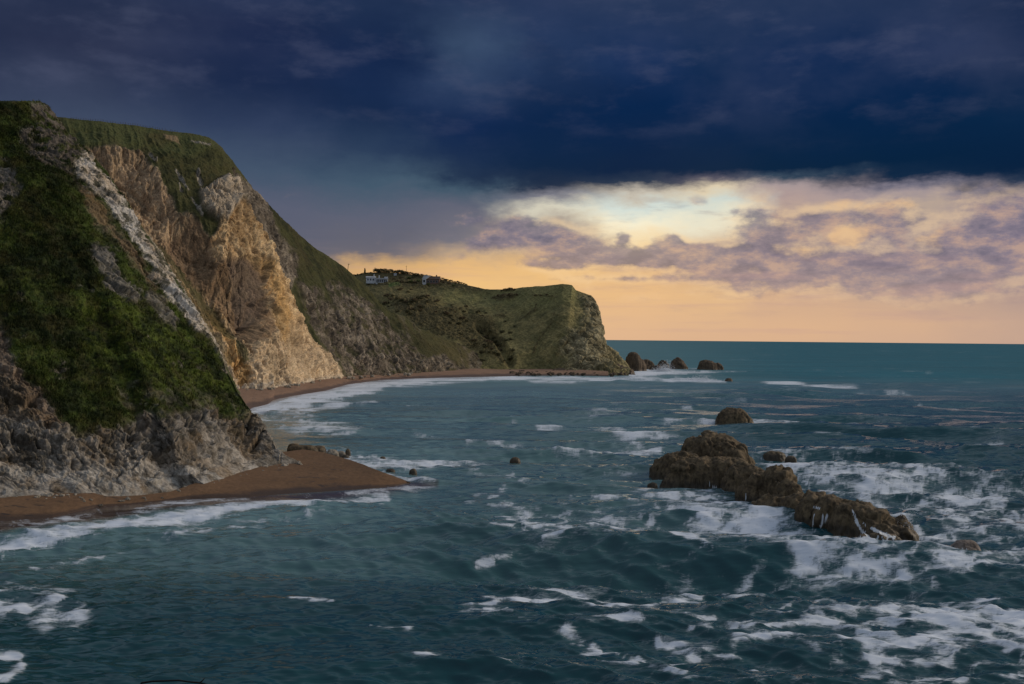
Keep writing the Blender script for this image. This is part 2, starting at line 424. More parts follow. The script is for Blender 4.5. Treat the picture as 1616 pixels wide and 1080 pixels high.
def near_cliff():
    base = [(-260, 800), (-120, 792), (0, 787), (50, 782), (117, 779), (167, 784), (213, 781), (263, 776), (290, 765), (323, 764), (350, 757), (383, 745), (413, 737), (443, 732), (478, 730)]
    base = [tuple(v) for v in resample(base, 90)]
    _, ll, _, zz_ = shore_z(SPIT_W, SPIT_L, 700, 1.6); bx = np.array([p[0] for p in base]); by = np.array([p[1] for p in base])
    g = np.stack([G(np.array(x_), np.array(y_+1), float(np.interp(x_, ll[:, 0], zz_))-.1) for x_, y_ in base])
    bottom = [(base[i][0], base[i][1]+1, g[i, 1]) for i in range(len(base))]
    right = [(478, 731, bottom[-1][2]), (452, 719, 224), (438, 708, 226), (424, 686, 229), (413, 663, 232), (397, 645, 236), (377, 612, 240), (360, 583, 244), (342, 546, 249), (321, 514, 253), (310, 496, 256), (290, 460, 261), (267, 423, 265), (240, 383, 270), (213, 343, 275), (190, 307, 279), (167, 273, 283), (143, 243, 287), (122, 225, 290), (108, 212, 291), (96, 196, 292), (86, 182, 293), (76, 167, 293)]
    top = [(-260, 150, 262), (-100, 154, 268), (0, 160, 275), (35, 160, 280), (60, 160, 286), (76, 167, 293)]
    left = [(-260, 805, bottom[0][2]), (-260, 600, 178), (-260, 400, 212), (-260, 150, 262)]
    nu, nv = 760, 900
    S = coons(bottom, top, left, right, nu, nv)
    # wrap the far side round behind the crest
    k = np.linspace(0.02, 1, 60)[None, :]
    e = S[:, -1:, :]
    wc = np.stack([e[..., 0]-k*k*60-k*10, e[..., 1]+k*k*40+k*2, e[..., 2]+k*110], -1)
    S = np.concatenate([S, wc], 1)
    k = np.linspace(0.02, 1, 50)[:, None]
    e = S[-1:, :, :]
    wr = np.stack([e[..., 0]-k*10, e[..., 1]+k*6+k*k*30, e[..., 2]+k*120], -1)
    S = np.concatenate([S, wr], 0)
    px, py = S[..., 0], S[..., 1]
    Wd = P(px, py, S[..., 2])
    N = normals(Wd)
    # broad form: gullies and ribs running down the slope
    nz = np.stack([fbm(Wd/22, 3, seed=40), fbm(Wd/22+50, 3, seed=44)], -1)
    def fld(v, soft=7, wob=16):
        j = fbm(Wd/9.0, 5, .6, seed=60)*wob + fbm(Wd/2.2, 4, .6, seed=66)*wob*.6
        return sst(v+j, -soft, soft)
    rock = fld(poly_sd(px, py, [(-400, 470), (-60, 490), (0, 523), (20, 580), (57, 613), (75, 655), (110, 686), (150, 684), (185, 662), (230, 645), (290, 655), (330, 640), (370, 655), (392, 650), (440, 620), (620, 740), (400, 900), (-400, 900)]), 9, 22)
    tr = fld(poly_sd(px, py, [(170, 640), (200, 605), (260, 600), (330, 610), (372, 620), (400, 650), (400, 690), (170, 700)]), 12, 40)
    crest = fld(poly_sd(px, py, [(50, 162), (84, 165), (104, 205), (124, 240), (128, 278), (96, 268), (62, 250), (34, 232), (34, 208), (58, 196)]), 5, 18)
    leftc = fld(poly_sd(px, py, [(-60, 250), (10, 255), (22, 272), (31, 298), (15, 320), (5, 345), (-60, 360)]), 5, 14)
    o1 = fld(-6+poly_sd(px, py, z1([(440, 720), (520, 740), (570, 850), (620, 900), (670, 960), (670, 1030), (620, 1040), (540, 1010), (500, 950), (490, 890), (440, 800)])), 5, 22)
    o2 = fld(-5+poly_sd(px, py, z1([(700, 940), (770, 970), (850, 1080), (820, 1150), (740, 1080), (690, 1010)])), 5, 20)
    rib = fld(-3+poly_sd(px, py, z1([(350, 330), (430, 320), (500, 420), (570, 520), (645, 620), (710, 705), (800, 845), (880, 960), (960, 1080), (1050, 1240), (1100, 1330), (1090, 1360), (1040, 1300), (960, 1180), (860, 1085), (790, 990), (735, 900), (660, 770), (590, 700), (530, 610), (470, 540), (400, 490), (350, 420)])), 4, 17)
    tan = fld(poly_sd(px, py, z1([(340, 400), (420, 480), (520, 600), (620, 720), (760, 930), (740, 950), (690, 890), (600, 800), (560, 740), (520, 680), (450, 640), (420, 560)])), 5, 12)
    soil = fld(poly_sd(px, py, z2([(-60, 120), (10, 130), (60, 290), (160, 380), (230, 480), (280, 560), (230, 640), (170, 560), (110, 440), (0, 300), (-60, 300)])), 5, 16)
    sp_ = sst(fbm(Wd/5.0, 5, .65, seed=90), .26, .40)*sst(py, 300, 480)*0.7
    rk = np.clip(np.maximum.reduce([rock, tr*.55*(sst(fbm(Wd/3, 4, seed=91), -.1, .3)), crest*sst(fbm(Wd/3.2, 4, .65, seed=93), -.22, .08), leftc*sst(fbm(Wd/3.2, 4, .65, seed=94), -.25, .05), o1*.9, o2*.8, rib, tan*.7, soil, sp_]), 0, 1)
    # relief
    n2, cv = crag(Wd, 6.5, 100, (.62, .1, -.62), 2.4, rk); fine, cv2 = crag(Wd, 1.7, 140, (.5, 0, -.8), 2.0, rk)
    ang = np.radians(lerp(28, 82, sst(px, 20, 330)))
    across = (Wd[..., 0]+75)*np.sin(ang)+Wd[..., 2]*np.cos(ang)+fbm(Wd/9, 4, .6, seed=149)*3.0
    fiss = np.abs(perlin(np.stack([across/4.2, Wd[..., 1]/26, Wd[..., 2]/30], -1), 151))+np.abs(perlin(Wd/7, 152))*.10
    fiss2 = np.abs(perlin(np.stack([across/1.7+9, Wd[..., 1]/14, Wd[..., 2]/12], -1), 153))+np.abs(perlin(Wd/3, 154))*.14
    beds = ridged(np.stack([across/3.0, Wd[..., 1]/16, (Wd[..., 0]-Wd[..., 2])/24], -1), 4, .55, seed=150)
    low = sst(py, 560, 700)
    vrow = np.clip(np.arange(S.shape[0])/nv, 0, 1)[:, None]
    d = rk*(n2*lerp(1.1, 1.05, low)+fine*.42+(beds-.25)*2.3*low-np.exp(-(fiss/.055)**2)*2.8*low-np.exp(-(fiss2/.07)**2)*1.0*low)
    tuft = fbm(Wd/2.2, 4, .65, seed=170)*.7+fbm(Wd/.8, 3, .6, seed=175)*.4+(ridged(Wd/5.0, 3, .5, seed=178)-.3)*.6
    d += (1-rk)*tuft
    d += fbm(Wd/26, 3, seed=180)*3.0*sst(vrow, 0.02, .2)*sst(vrow, 1.0, .8)
    d += -(ridged(np.stack([(Wd[..., 0]+Wd[..., 2]*.55)/13, Wd[..., 2]/70, 0*px], -1), 3, seed=185)-.3)*1.1*sst(vrow, .15, .4)*(1-rib)*(1-rk*.5)
    d += rib*.5+crest*.5+o1*.5+o2*.4
    d -= 1.1*rk*sst(vrow, .14, .0)
    d *= sst(vrow, -.02, .17)*lerp(1, .45, sst(vrow, .9, 1.0))
    edge = np.minimum(np.minimum(1, (nu-1-np.arange(S.shape[1]))[None, :]/40.).clip(0, 1)+0.5, 1)
    d = d*np.where(np.arange(S.shape[1])[None, :] < nu, edge, .5)
    Wd = Wd+N*d[..., None]
    Wd[0, :, 2] = -4.0
    # colours
    n3 = fbm(Wd/3.5, 4, .6, seed=200); n4 = fbm(Wd/.8, 3, .6, seed=204); n5 = fbm(Wd/14, 3, seed=208)
    sl_ = fbm(np.stack([(Wd[..., 0]*.7+Wd[..., 2]*.7)/2.2, Wd[..., 1]/8, (Wd[..., 0]-Wd[..., 2])/15], -1), 4, .6, seed=210)
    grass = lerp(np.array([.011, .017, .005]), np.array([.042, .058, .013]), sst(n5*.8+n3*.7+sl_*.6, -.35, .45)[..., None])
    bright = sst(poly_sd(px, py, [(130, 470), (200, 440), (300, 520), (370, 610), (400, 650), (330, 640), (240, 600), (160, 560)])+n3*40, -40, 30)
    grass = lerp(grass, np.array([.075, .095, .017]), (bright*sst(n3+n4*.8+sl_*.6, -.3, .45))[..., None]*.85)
    brown = sst(fbm(Wd/7+9, 4, .6, seed=212)+sl_*.3, .02, .35)
    grass = lerp(grass, np.array([.050, .040, .016]), brown[..., None]*.42)
    grass = grass*np.array([1.22, 1.30, 1.05])
    grass = lerp(grass, np.array([.11, .10, .05]), (sst(n4, .25, .5)*sst(n3, .0, .4))[..., None]*.5)
    st = sst(fbm(Wd/5, 5, .65, seed=216)*.8+(cv-.5)*.9+(cv2-.5)*.6, -.45, .5)
    rc = lerp(np.array([.09, .076, .056]), np.array([.44, .395, .335]), st[..., None])
    rc = lerp(rc, np.array([.25, .175, .10]), (sst(fbm(Wd/11+4, 4, seed=220), .02, .3)*.55)[..., None])
    rc = paint(rc, sst(fbm(np.stack([across/4, Wd[..., 1]/12, (Wd[..., 0]-Wd[..., 2])/16], -1), 4, .6, seed=222), .12, .3)*.5, (.07, .065, .055))
    pale = low*sst(py, 690, 775)
    rc = paint(rc, pale*.5*sst(n3, -.2, .4), (.52, .51, .47))
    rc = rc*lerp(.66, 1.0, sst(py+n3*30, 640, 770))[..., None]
    rc = paint(rc, crest*.82, (.12, .10, .08)); rc = paint(rc, leftc*.6, (.17, .155, .13))
    rc = paint(rc, o1*.3, (.19, .185, .17))
    rc = paint(rc, tan*(1-rib)*.7, (.27, .16, .09))
    rc = paint(rc, soil*.45, (.24, .165, .11))
    rc = paint(rc, rib*.88, (.60, .52, .42)); rc = paint(rc, rib*sst(cv, .5, .75)*.6, (.34, .25, .16))
    rc = paint(rc, rib*sst(n5, .0, .3)*.5, (.66, .66, .64))
    rc = paint(rc, rib*sst(fbm(Wd/3.2+3, 5, .65, seed=230), .03, .16)*.85, (.05, .05, .028))
    rc = paint(rc, sst(fbm(Wd/3+12, 4, .65, seed=236), .08, .3)*low*sst(py, 750, 630)*.7, (.045, .042, .02))
    c = lerp(grass, rc, rk[..., None])
    c = np.clip(c, .004, .8)
    nv2, nu2 = S.shape[:2]
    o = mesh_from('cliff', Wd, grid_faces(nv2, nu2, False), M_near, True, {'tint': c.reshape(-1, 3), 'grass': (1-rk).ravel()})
    # tufts of rough grass and low bramble all over the slope
    r = np.random.default_rng(21)
    rr_, cc_ = r.integers(20, nv-4, 60000), r.integers(10, nu-8, 60000)
    ok = (rk[rr_, cc_] < .35+r.uniform(-.2, .2, 60000)) & (px[rr_, cc_] > -30) & (fbm(Wd[rr_, cc_]/4.5, 3, seed=240) > r.uniform(-.5, .25, 60000))
    rr_, cc_ = rr_[ok][:22000], cc_[ok][:22000]; n = len(rr_); nb_ = 8
    c0 = np.repeat(Wd[rr_, cc_], nb_, 0)+r.normal(size=(n*nb_, 3))*.20; col0 = np.repeat(c[rr_, cc_]*r.uniform(.6, 2.0, (n, 1))*np.array([1.05, 1.0, .9]), nb_, 0)
    up = r.normal(size=(n*nb_, 3))*.45+np.array([.15, -.15, 1.0]); sz = np.repeat(r.uniform(.18, .55, n), nb_)[:, None]
    sd_ = r.normal(size=(n*nb_, 3)); sd_[:, 2] *= .2; sd_ /= np.linalg.norm(sd_, axis=1)[:, None]
    V = np.stack([c0-sd_*sz*.16, c0+sd_*sz*.16, c0+up*sz+sd_*sz*.06, c0+up*sz-sd_*sz*.05], 1)
    g_o = mesh_from('grass', V.reshape(-1, 3), np.arange(4*n*nb_).reshape(-1, 4), M_near, False, {'tint': np.repeat(np.clip(col0, .004, .3), 4, 0), 'grass': np.ones(4*n*nb_)})
    tag(g_o, 'rough grass and bramble tufts over the nearest slope', 'grass', kind='stuff')
    tag(o, 'steep dark green slope above grey limestone, nearest cliff on the left', 'cliff', kind='structure')
    return o
near_cliff()

# ------------------------------------------------------------------ middle cliff of tan chalk
MID_BASE = [(230, 650, 440), (300, 632, 475), (376, 614, None), (416, 613, None), (469, 608, None), (490, 602, None), (543, 595, None), (600, 592, None), (654, 588.5, None), (699, 585.5, None), (756, 582.5, None), (792, 581, None)]
def fill(b, z=3.0):
    out = []
    for x, y, D in b:
        out.append((x, y, D if D else float(G(np.array(x), np.array(y), z)[1])))
    return out
GRIDS = {}
def mid_cliff():
    bottom = [(x, y+3, D) for x, y, D in fill(MID_BASE)]
    top = [(20, 176, 600), (88, 184, 610), (150, 190, 620), (200, 196, 632), (260, 206, 646), (310, 213, 658), (330, 219, 663), (345, 231, 668), (360, 250, 676), (380, 276, 690), (400, 300, 700), (420, 320, 712), (450, 350, 730), (500, 393, 765), (541, 419, 795), (557, 433, 810), (577, 451, 826), (594, 474, 838), (608, 488, 846), (640, 504, 862), (662, 520, 872), (699, 534, 890), (725, 543, 902), (753, 557, 915), (776, 569, 925), (792, 578, 932)]
    left = [(230, 653, 440), (150, 480, 490), (80, 300, 550), (20, 176, 600)]
    right = [(792, 584, bottom[-1][2]), (792, 578, 932)]
    nu, nv = 1000, 620
    S = coons(bottom, top, left, right, nu, nv)
    k = np.linspace(.02, 1, 50)[:, None]; e = S[-1:, :, :]
    wr = np.stack([e[..., 0]-k*15, e[..., 1]+k*3+k*k*25, e[..., 2]+k*160], -1)
    S = np.concatenate([S, wr], 0)
    px, py = S[..., 0], S[..., 1]; Wd = P(px, py, S[..., 2]); N = normals(Wd)
    j1 = fbm(Wd/26, 5, .6, seed=300); j2 = fbm(Wd/7, 4, .6, seed=305)
    def fld(v, soft=4, wob=9):
        return sst(v+j1*wob+j2*wob*.6, -soft, soft)
    tan = fld(poly_sd(px, py, [(60, 234), (123, 230), (160, 231), (220, 240), (250, 267), (257, 287), (277, 318), (283, 330), (303, 337), (318, 352), (333, 373), (345, 360), (352, 335), (362, 322), (372, 326), (390, 356), (418, 395), (432, 430), (457, 465), (485, 518), (499, 539), (527, 567), (546, 592), (540, 640), (200, 700), (60, 400)]), 3, 7)
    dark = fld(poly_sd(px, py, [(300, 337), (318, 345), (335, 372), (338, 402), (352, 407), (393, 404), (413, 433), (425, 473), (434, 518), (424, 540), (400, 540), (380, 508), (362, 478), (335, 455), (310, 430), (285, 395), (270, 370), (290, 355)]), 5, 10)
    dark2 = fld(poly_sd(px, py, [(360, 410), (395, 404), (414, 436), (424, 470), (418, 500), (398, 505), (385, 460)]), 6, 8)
    g1 = fld(poly_sd(px, py, [(238, 365), (262, 375), (300, 410), (345, 462), (372, 505), (388, 540), (398, 570), (385, 578), (368, 550), (345, 520), (318, 480), (290, 440), (255, 398)]), 4, 14)*.85
    g2 = fld(poly_sd(px, py, [(243, 385), (280, 430), (315, 480), (340, 515), (360, 560), (370, 590), (350, 570), (310, 500), (270, 440), (240, 400)]), 4, 14)*.6
    orange = fld(poly_sd(px, py, [(331, 472), (350, 480), (368, 500), (375, 545), (392, 580), (400, 605), (378, 610), (362, 580), (352, 540), (335, 500)]), 5, 9)
    orange2 = fld(poly_sd(px, py, [(395, 400), (412, 420), (432, 460), (445, 500), (452, 540), (440, 540), (425, 470), (408, 430)]), 4, 6)
    rA = fld(poly_sd(px, py, [(316, 300), (330, 298), (350, 282), (368, 285), (372, 300), (370, 322), (355, 352), (345, 350), (330, 345), (316, 330)]), 4, 6)
    rB = fld(poly_sd(px, py, z3([(180, 80), (230, 120), (330, 200), (370, 290), (430, 400), (476, 480), (475, 560), (445, 590), (452, 660), (380, 540), (330, 430), (250, 320), (200, 235), (190, 160)])), 4, 10)
    rC = fld(poly_sd(px, py, z3([(470, 580), (560, 610), (630, 700), (710, 770), (780, 860), (850, 960), (900, 1010), (700, 1010), (650, 930), (610, 880), (560, 780), (500, 680)])), 4, 11)
    rD = fld(poly_sd(px, py, z3([(610, 560), (700, 600), (790, 660), (880, 760), (960, 850), (1040, 920), (1130, 975), (1137, 1000), (1000, 1020), (840, 1010), (760, 880), (680, 760), (620, 650)])), 4, 11)
    rE = fld(poly_sd(px, py, z4([(430, 600), (560, 560), (620, 600), (700, 640), (560, 660), (400, 660)])), 3, 6)
    rF = fld(poly_sd(px, py, z4([(700, 560), (730, 530), (790, 545), (840, 590), (870, 640), (720, 640)])), 3, 5)
    sliv = np.maximum.reduce([fld(2.2-seg_dist(px, py, p)[0], 1.5, 3) for p in ([(278, 268), (292, 290), (298, 297)], [(237, 243), (247, 255)], [(303, 312), (312, 332), (318, 342)], [(312, 272), (318, 290)], [(283, 290), (287, 300)], [(302, 225), (330, 232)])])
    road = fld(poly_sd(px, py, [(258, 212), (280, 216), (285, 228), (262, 220)]), 1.5, 2)
    slopeband = sst(fbm(np.stack([px/30-py/60, py/90, px*0], -1), 4, .6, seed=320), .05, .3)*sst(px, 420, 520)*.6
    veg = np.clip(np.maximum(g1, g2), 0, 1)
    rk = np.maximum.reduce([tan*(1-veg), rA, rB*.9, rC*.9*(1-sst(fbm(Wd/9+5, 4, .6, seed=322), .05, .25)*.8), rD*.85*(1-sst(fbm(Wd/9+5, 4, .6, seed=323), -.05, .2)*.85), rE*.8, rF*.6, sliv*.8, slopeband*sst(py, 470, 520)])
    rk = np.clip(rk, 0, 1)
    # gullies run down the fall line (constant u of the patch)
    uu = np.broadcast_to(np.linspace(0, 1, nu)[None, :], px.shape)
    vv = np.broadcast_to(np.clip(np.arange(px.shape[0])/nv, 0, 1.1)[:, None], px.shape)
    gul = ridged(np.stack([uu*46+j1*.8, vv*3.0, uu*0], -1), 4, .55, seed=330)
    gul2 = ridged(np.stack([uu*150+j1*1.5, vv*7, uu*0+3], -1), 4, .6, seed=334)
    big = fbm(Wd/60, 3, seed=338)
    n2, cv = crag(Wd, 17, 340, (.35, -.55, -.75), 1.9, rk); fine, cv2 = crag(Wd, 5, 350, (.35, -.55, -.75), 1.6, rk)
    d = rk*(n2*(2.6-1.2*dark)+fine*1.1*(1-.5*dark)+(gul*2.0+gul2*.1)*(1-.75*dark))+(1-rk)*(fbm(Wd/8, 4, .6, seed=360)*1.5+fbm(Wd/2.5, 3, .6, seed=362)*.7+gul*1.4)
    hollow = sst(poly_sd(px, py, [(140, 235), (220, 245), (255, 290), (300, 345), (335, 380), (345, 420), (400, 430), (425, 500), (400, 545), (350, 520), (280, 430), (200, 330)]), -12, 30)
    d += -hollow*11+big*5
    rim = np.exp(-(seg_dist(px, py, [(372, 322), (390, 360), (412, 400), (428, 440), (445, 490), (470, 540), (490, 580)])[0]/7)**2)
    d += rim*7
    d += -dark2*4+rA*5
    crest = np.exp(-(seg_dist(px, py, z3([(560, 600), (640, 700), (760, 800), (850, 950)]))[0]/9)**2); d += crest*3
    d *= np.where(vv < 1, sst((1-vv), -.02, .06)*.75+.25, .25)
    d *= lerp(.35, 1, sst(px, 790, 700))
    Wd = Wd+N*d[..., None]
    Wd[0, :, 2] = -4.0
    n3 = fbm(Wd/9, 4, .6, seed=400); n4 = fbm(Wd/3, 3, .6, seed=404); n5 = fbm(Wd/40, 3, seed=408)
    grass = lerp(np.array([.028, .032, .012]), np.array([.068, .070, .026]), sst(n5+n3, -.4, .4)[..., None])
    field = sst(poly_sd(px, py, [(85, 170), (330, 210), (345, 235), (300, 252), (225, 240), (110, 228)]), -4, 10)
    grass = paint(grass, field*.8, (.082, .096, .036))
    grass = paint(grass, sst(j1, .0, .35)*.45, (.07, .055, .024))
    grass = paint(grass, sst(px, 620, 740)*.6, (.13, .11, .05))
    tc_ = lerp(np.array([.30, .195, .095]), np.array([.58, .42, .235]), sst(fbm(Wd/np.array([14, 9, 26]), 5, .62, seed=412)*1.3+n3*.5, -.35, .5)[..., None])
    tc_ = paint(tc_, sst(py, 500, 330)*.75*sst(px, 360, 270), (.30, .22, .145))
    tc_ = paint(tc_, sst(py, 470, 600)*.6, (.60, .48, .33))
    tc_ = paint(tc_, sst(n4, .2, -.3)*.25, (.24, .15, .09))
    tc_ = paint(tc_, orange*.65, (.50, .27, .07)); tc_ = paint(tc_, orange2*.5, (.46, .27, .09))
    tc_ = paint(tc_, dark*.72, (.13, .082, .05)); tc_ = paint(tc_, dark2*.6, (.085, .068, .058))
    gr = lerp(np.array([.11, .09, .07]), np.array([.30, .25, .195]), sst(n3+n4*.5+gul2*.4-.2, -.3, .5)[..., None])
    gr = paint(gr, sst(py, 540, 590)*sst(px, 620, 520)*.3, (.42, .33, .24))
    gr = paint(gr, rA*.6, (.45, .37, .27))
    tan_only = tan*(1-np.clip(rA, 0, 1))
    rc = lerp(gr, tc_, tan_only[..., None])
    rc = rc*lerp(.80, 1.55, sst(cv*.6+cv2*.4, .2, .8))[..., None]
    rc = paint(rc, (np.exp(-((py-(MIDY(px)))/4.0)**2))*.5*sst(px, 560, 500), (.60, .56, .48))
    rc = paint(rc, sliv*.6, (.5, .46, .4))
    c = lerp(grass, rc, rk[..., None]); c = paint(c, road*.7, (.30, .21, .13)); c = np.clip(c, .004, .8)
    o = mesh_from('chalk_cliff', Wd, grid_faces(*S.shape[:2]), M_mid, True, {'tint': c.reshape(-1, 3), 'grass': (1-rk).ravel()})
    tag(o, 'tall tan and ochre chalk cliff with grassy top behind the nearest slope', 'cliff', kind='structure')
    GRIDS['mid'] = (px, py, Wd)
def MIDY(px):
    b = np.array([(x, y) for x, y, D in MID_BASE]); return np.interp(px, b[:, 0], b[:, 1])
mid_cliff()

# ------------------------------------------------------------------ far headland
def far_head():
    base = [(640, 592, 900), (720, 587, 890), (788, 584.5, None), (850, 585, None), (900, 587, None), (950, 589, None), (992, 590, None)]
    bottom = [(x, y+2, D) for x, y, D in fill(base, 2.0)]
    top = [(500, 452, 1150), (545, 436, 1170), (575, 431, 1165), (600, 429, 1160), (640, 431, 1150), (680, 437, 1135), (715, 445, 1115), (740, 451, 1095), (765, 456, 1080), (800, 456.5, 1060), (815, 455, 1050), (835, 453, 1035), (858, 452, 1020), (888, 448, 1000), (903, 450, 995), (909, 458, 992), (918, 462, 990), (932, 467, 988), (940, 477, 986), (944, 492, 984), (945.5, 512, 982), (944, 534, 978), (955, 548, 970), (968, 560, 962), (978, 572, 955), (994, 584, 946)]
    left = [(640, 594, 900), (580, 520, 1000), (500, 452, 1150)]
    right = [(992, 592, bottom[-1][2]), (994, 584, 946)]
    nu, nv = 900, 420
    S = coons(bottom, top, left, right, nu, nv)
    k = np.linspace(.02, 1, 40)[:, None]; e = S[-1:, :, :]
    wr = np.stack([e[..., 0]-k*6-k*k*20, e[..., 1]+k*2+k*k*30, e[..., 2]+k*180], -1)
    S = np.concatenate([S, wr], 0)
    px, py = S[..., 0], S[..., 1]; Wd = P(px, py, S[..., 2]); N = normals(Wd)
    j1 = fbm(Wd/40, 5, .6, seed=500); j2 = fbm(Wd/10, 4, .6, seed=505)
    def fld(v, soft=4, wob=8): return sst(v+j1*wob+j2*wob*.6, -soft, soft)
    rock = fld(poly_sd(px, py, [(925, 462), (960, 480), (960, 540), (1010, 580), (1010, 600), (880, 600), (888, 570), (898, 545), (902, 520), (920, 490)]), 16, 30)*.8
    scrub = fld(poly_sd(px, py, z4([(270, 250), (450, 240), (560, 310), (700, 320), (820, 350), (880, 450), (900, 540), (960, 600), (880, 630), (780, 560), (620, 490), (500, 440), (400, 380), (300, 320)])), 6, 16)
    s2 = fld(poly_sd(px, py, z4([(100, 90), (300, 80), (560, 120), (700, 160), (840, 195), (700, 200), (450, 185), (150, 180)])), 3, 4)
    s3 = fld(poly_sd(px, py, z4([(815, 235), (900, 225), (980, 230), (930, 262), (870, 262)])), 2, 4)
    s4 = np.maximum.reduce([fld(1.3-seg_dist(px, py, z4(p))[0], 1.2, 2.5) for p in ([(1180, 330), (1160, 390), (1120, 440), (1080, 500), (1060, 560)], [(1080, 290), (1070, 320), (980, 370)], [(840, 350), (900, 355)], [(1060, 240), (1200, 240)])])
    veg = np.clip(np.maximum.reduce([scrub*.75, s2*.7, s3, s4*.7]), 0, 1)
    lean = Wd[..., 0]*.75+Wd[..., 2]*.9
    beds = ridged(np.stack([lean/9, Wd[..., 1]/50, (Wd[..., 0]-Wd[..., 2])/55], -1), 4, .6, seed=520)
    n2, cv = crag(Wd, 15, 540, (-.5, .2, -.8), 2.2, rock)
    d = rock*(n2*3.6+beds*2.2)+(1-rock)*(fbm(Wd/14, 4, .6, seed=560)*2.0+beds*.7)+veg*(1+fbm(Wd/4, 3, .6, seed=561)*3.2)+fbm(Wd/70, 3, seed=562)*7
    ks = np.arange(S.shape[0])[:, None]
    d *= np.where(ks < nv, sst((nv-ks)/nv, -.03, .12)*.75+.25, .25)
    d += -sst(12-seg_dist(px, py, z4([(760, 400), (860, 480), (930, 600)]))[0], 0, 12)*8
    Wd = Wd+N*d[..., None]
    Wd[0, :, 2] = -4.0
    n3 = fbm(Wd/15, 4, .6, seed=600); n4 = fbm(Wd/5, 3, .6, seed=604)
    grass = lerp(np.array([.085, .085, .035]), np.array([.17, .155, .065]), sst(n3+n4*.5+beds*.3, -.3, .5)[..., None])
    grass = paint(grass, sst(px, 780, 640)*.6, (.065, .062, .028))
    grass = paint(grass, sst(poly_sd(px, py, z4([(560, 200), (840, 200), (1300, 170), (1330, 260), (1100, 330), (800, 300), (560, 260)]))+n3*20, -10, 12)*.5, (.135, .145, .055))
    lawn = sst(poly_sd(px, py, z4([(250, 160), (310, 150), (330, 175), (260, 185)])), -2, 3)
    grass = paint(grass, lawn, (.08, .15, .04))
    c = lerp(grass, np.array([.056, .048, .024]), veg[..., None]*.85)
    rc = lerp(np.array([.085, .080, .050]), np.array([.205, .195, .125]), sst(beds*.8+n4*.6-.1, -.2, .5)[..., None])
    rc = paint(rc, sst(px, 940, 975)*.4, (.13, .12, .05))
    c = lerp(c, rc*lerp(.7, 1.3, cv)[..., None], rock[..., None]); c = np.clip(c*np.array([1.85, 1.68, 1.65]), .004, .8)
    o = mesh_from('headland', Wd, grid_faces(*S.shape[:2]), M_far, True, {'tint': c.reshape(-1, 3), 'grass': (1-rock).ravel()*.6})
    tag(o, 'far olive grassy headland ending in a sheer rock face over the sea', 'headland', kind='structure')
    GRIDS['far'] = (px, py, Wd)
far_head()
def on_grid(name, x, y, rows=None):
    px, py, Wd = GRIDS[name]
    Wd = Wd[:418 if name == 'far' else 618]; pr = proj(Wd); k = np.argmin((pr[0]-x)**2+(pr[1]-y)**2)
    return Vector(Wd.reshape(-1, 3)[k])

# ------------------------------------------------------------------ beaches
def sand_mat(name, dry, wet, ns):
    m, nt, b = new_mat(name); p = geo_pos(nt)
    w = attr(nt, 'wet'); n = noise(nt, p, ns, 8, .7); n2 = noise(nt, p, ns*.08, 4, .6)
    c = mix(nt, n.ss(.3, .7), tuple(np.array(dry)*.72), tuple(np.array(dry)*1.2))
    c = mix(nt, n2.ss(.4, .65)*.4, c, tuple(np.array(dry)*np.array([.7, .66, .6])))
    c = mix(nt, w, c, wet)
    nt.links.new(c, b.inputs['Base Color'])
    nt.links.new((w*-.35+.9).s, b.inputs['Roughness'])
    b.inputs['Specular IOR Level'].default_value = .3
    nt.links.new(bump(nt, n, .6, .12), b.inputs['Normal'])
    return m
def beach(name, water, land, nu, nv, zt, label, mat, wetn):
    wl, ll, A, zc_ = shore_z(water, land, nu, zt)
    r_ = ray(ll[:, 0], ll[:, 1]); B = np.array([0, 0, H])+r_*((zc_-H)/r_[:, 2])[:, None]
    t = np.linspace(-0.6, 1.5, nv)[:, None, None]
    Wd = A[None]*(1-t)+B[None]*t
    h = np.where(t[..., 0] < 0, t[..., 0]*zt*1.6, zc_[None]*np.power(np.clip(t[..., 0], 0, 2), .6))
    Wd[..., 2] = h
    n = fbm(Wd*np.array([1, 1, 0])/6, 4, .5, seed=700)*.14+fbm(Wd*np.array([1, 1, 0])/1.2, 3, .6, seed=704)*.07
    Wd[..., 2] += n*np.clip(t[..., 0]*3+.3, 0.1, 1)
    GRIDS[label] = (None, None, Wd)
    wet = sst(t[..., 0]+fbm(Wd/9, 4, seed=708)*.2, wetn, wetn*.3)
    debris = sst(fbm(Wd*np.array([.5, 1, 0])/1.6+np.array([0, 0, 5]), 3, .6, seed=712), .22, .36)*.85*sst(fbm(Wd/12, 2, seed=715), -.1, .2)
    o = mesh_from(name, Wd, grid_faces(nv, nu), mat, True, {'wet': np.clip(wet*.8+debris, 0, 1).ravel()})
    tag(o, label, 'beach', kind='structure')
M_sand = sand_mat('wet_shingle', (.155, .088, .045), (.035, .022, .016), 1.4)
M_sand2 = sand_mat('far_shingle', (.26, .16, .105), (.06, .038, .03), .8)
beach('beach', SPIT_W, SPIT_L, 700, 130, 1.6,
      'brown shingle spit below the nearest cliff', M_sand, .22)
beach('beach', [(330, 668), (378, 655), (397, 644), (423, 638), (432, 631), (462, 625), (513, 617), (548, 607), (600, 600), (642, 598), (727, 595.5), (760, 595), (825, 593.5), (900, 593), (960, 594)],
      [(330, 628), (377, 614), (416, 611), (469, 607), (490, 601), (543, 594), (600, 591), (654, 587), (699, 584), (756, 581.5), (788, 580), (825, 581), (860, 583), (900, 585), (960, 588)], 700, 90, 3.2,
      'narrow reddish shingle beach along the foot of the tan cliff', M_sand2, .30)

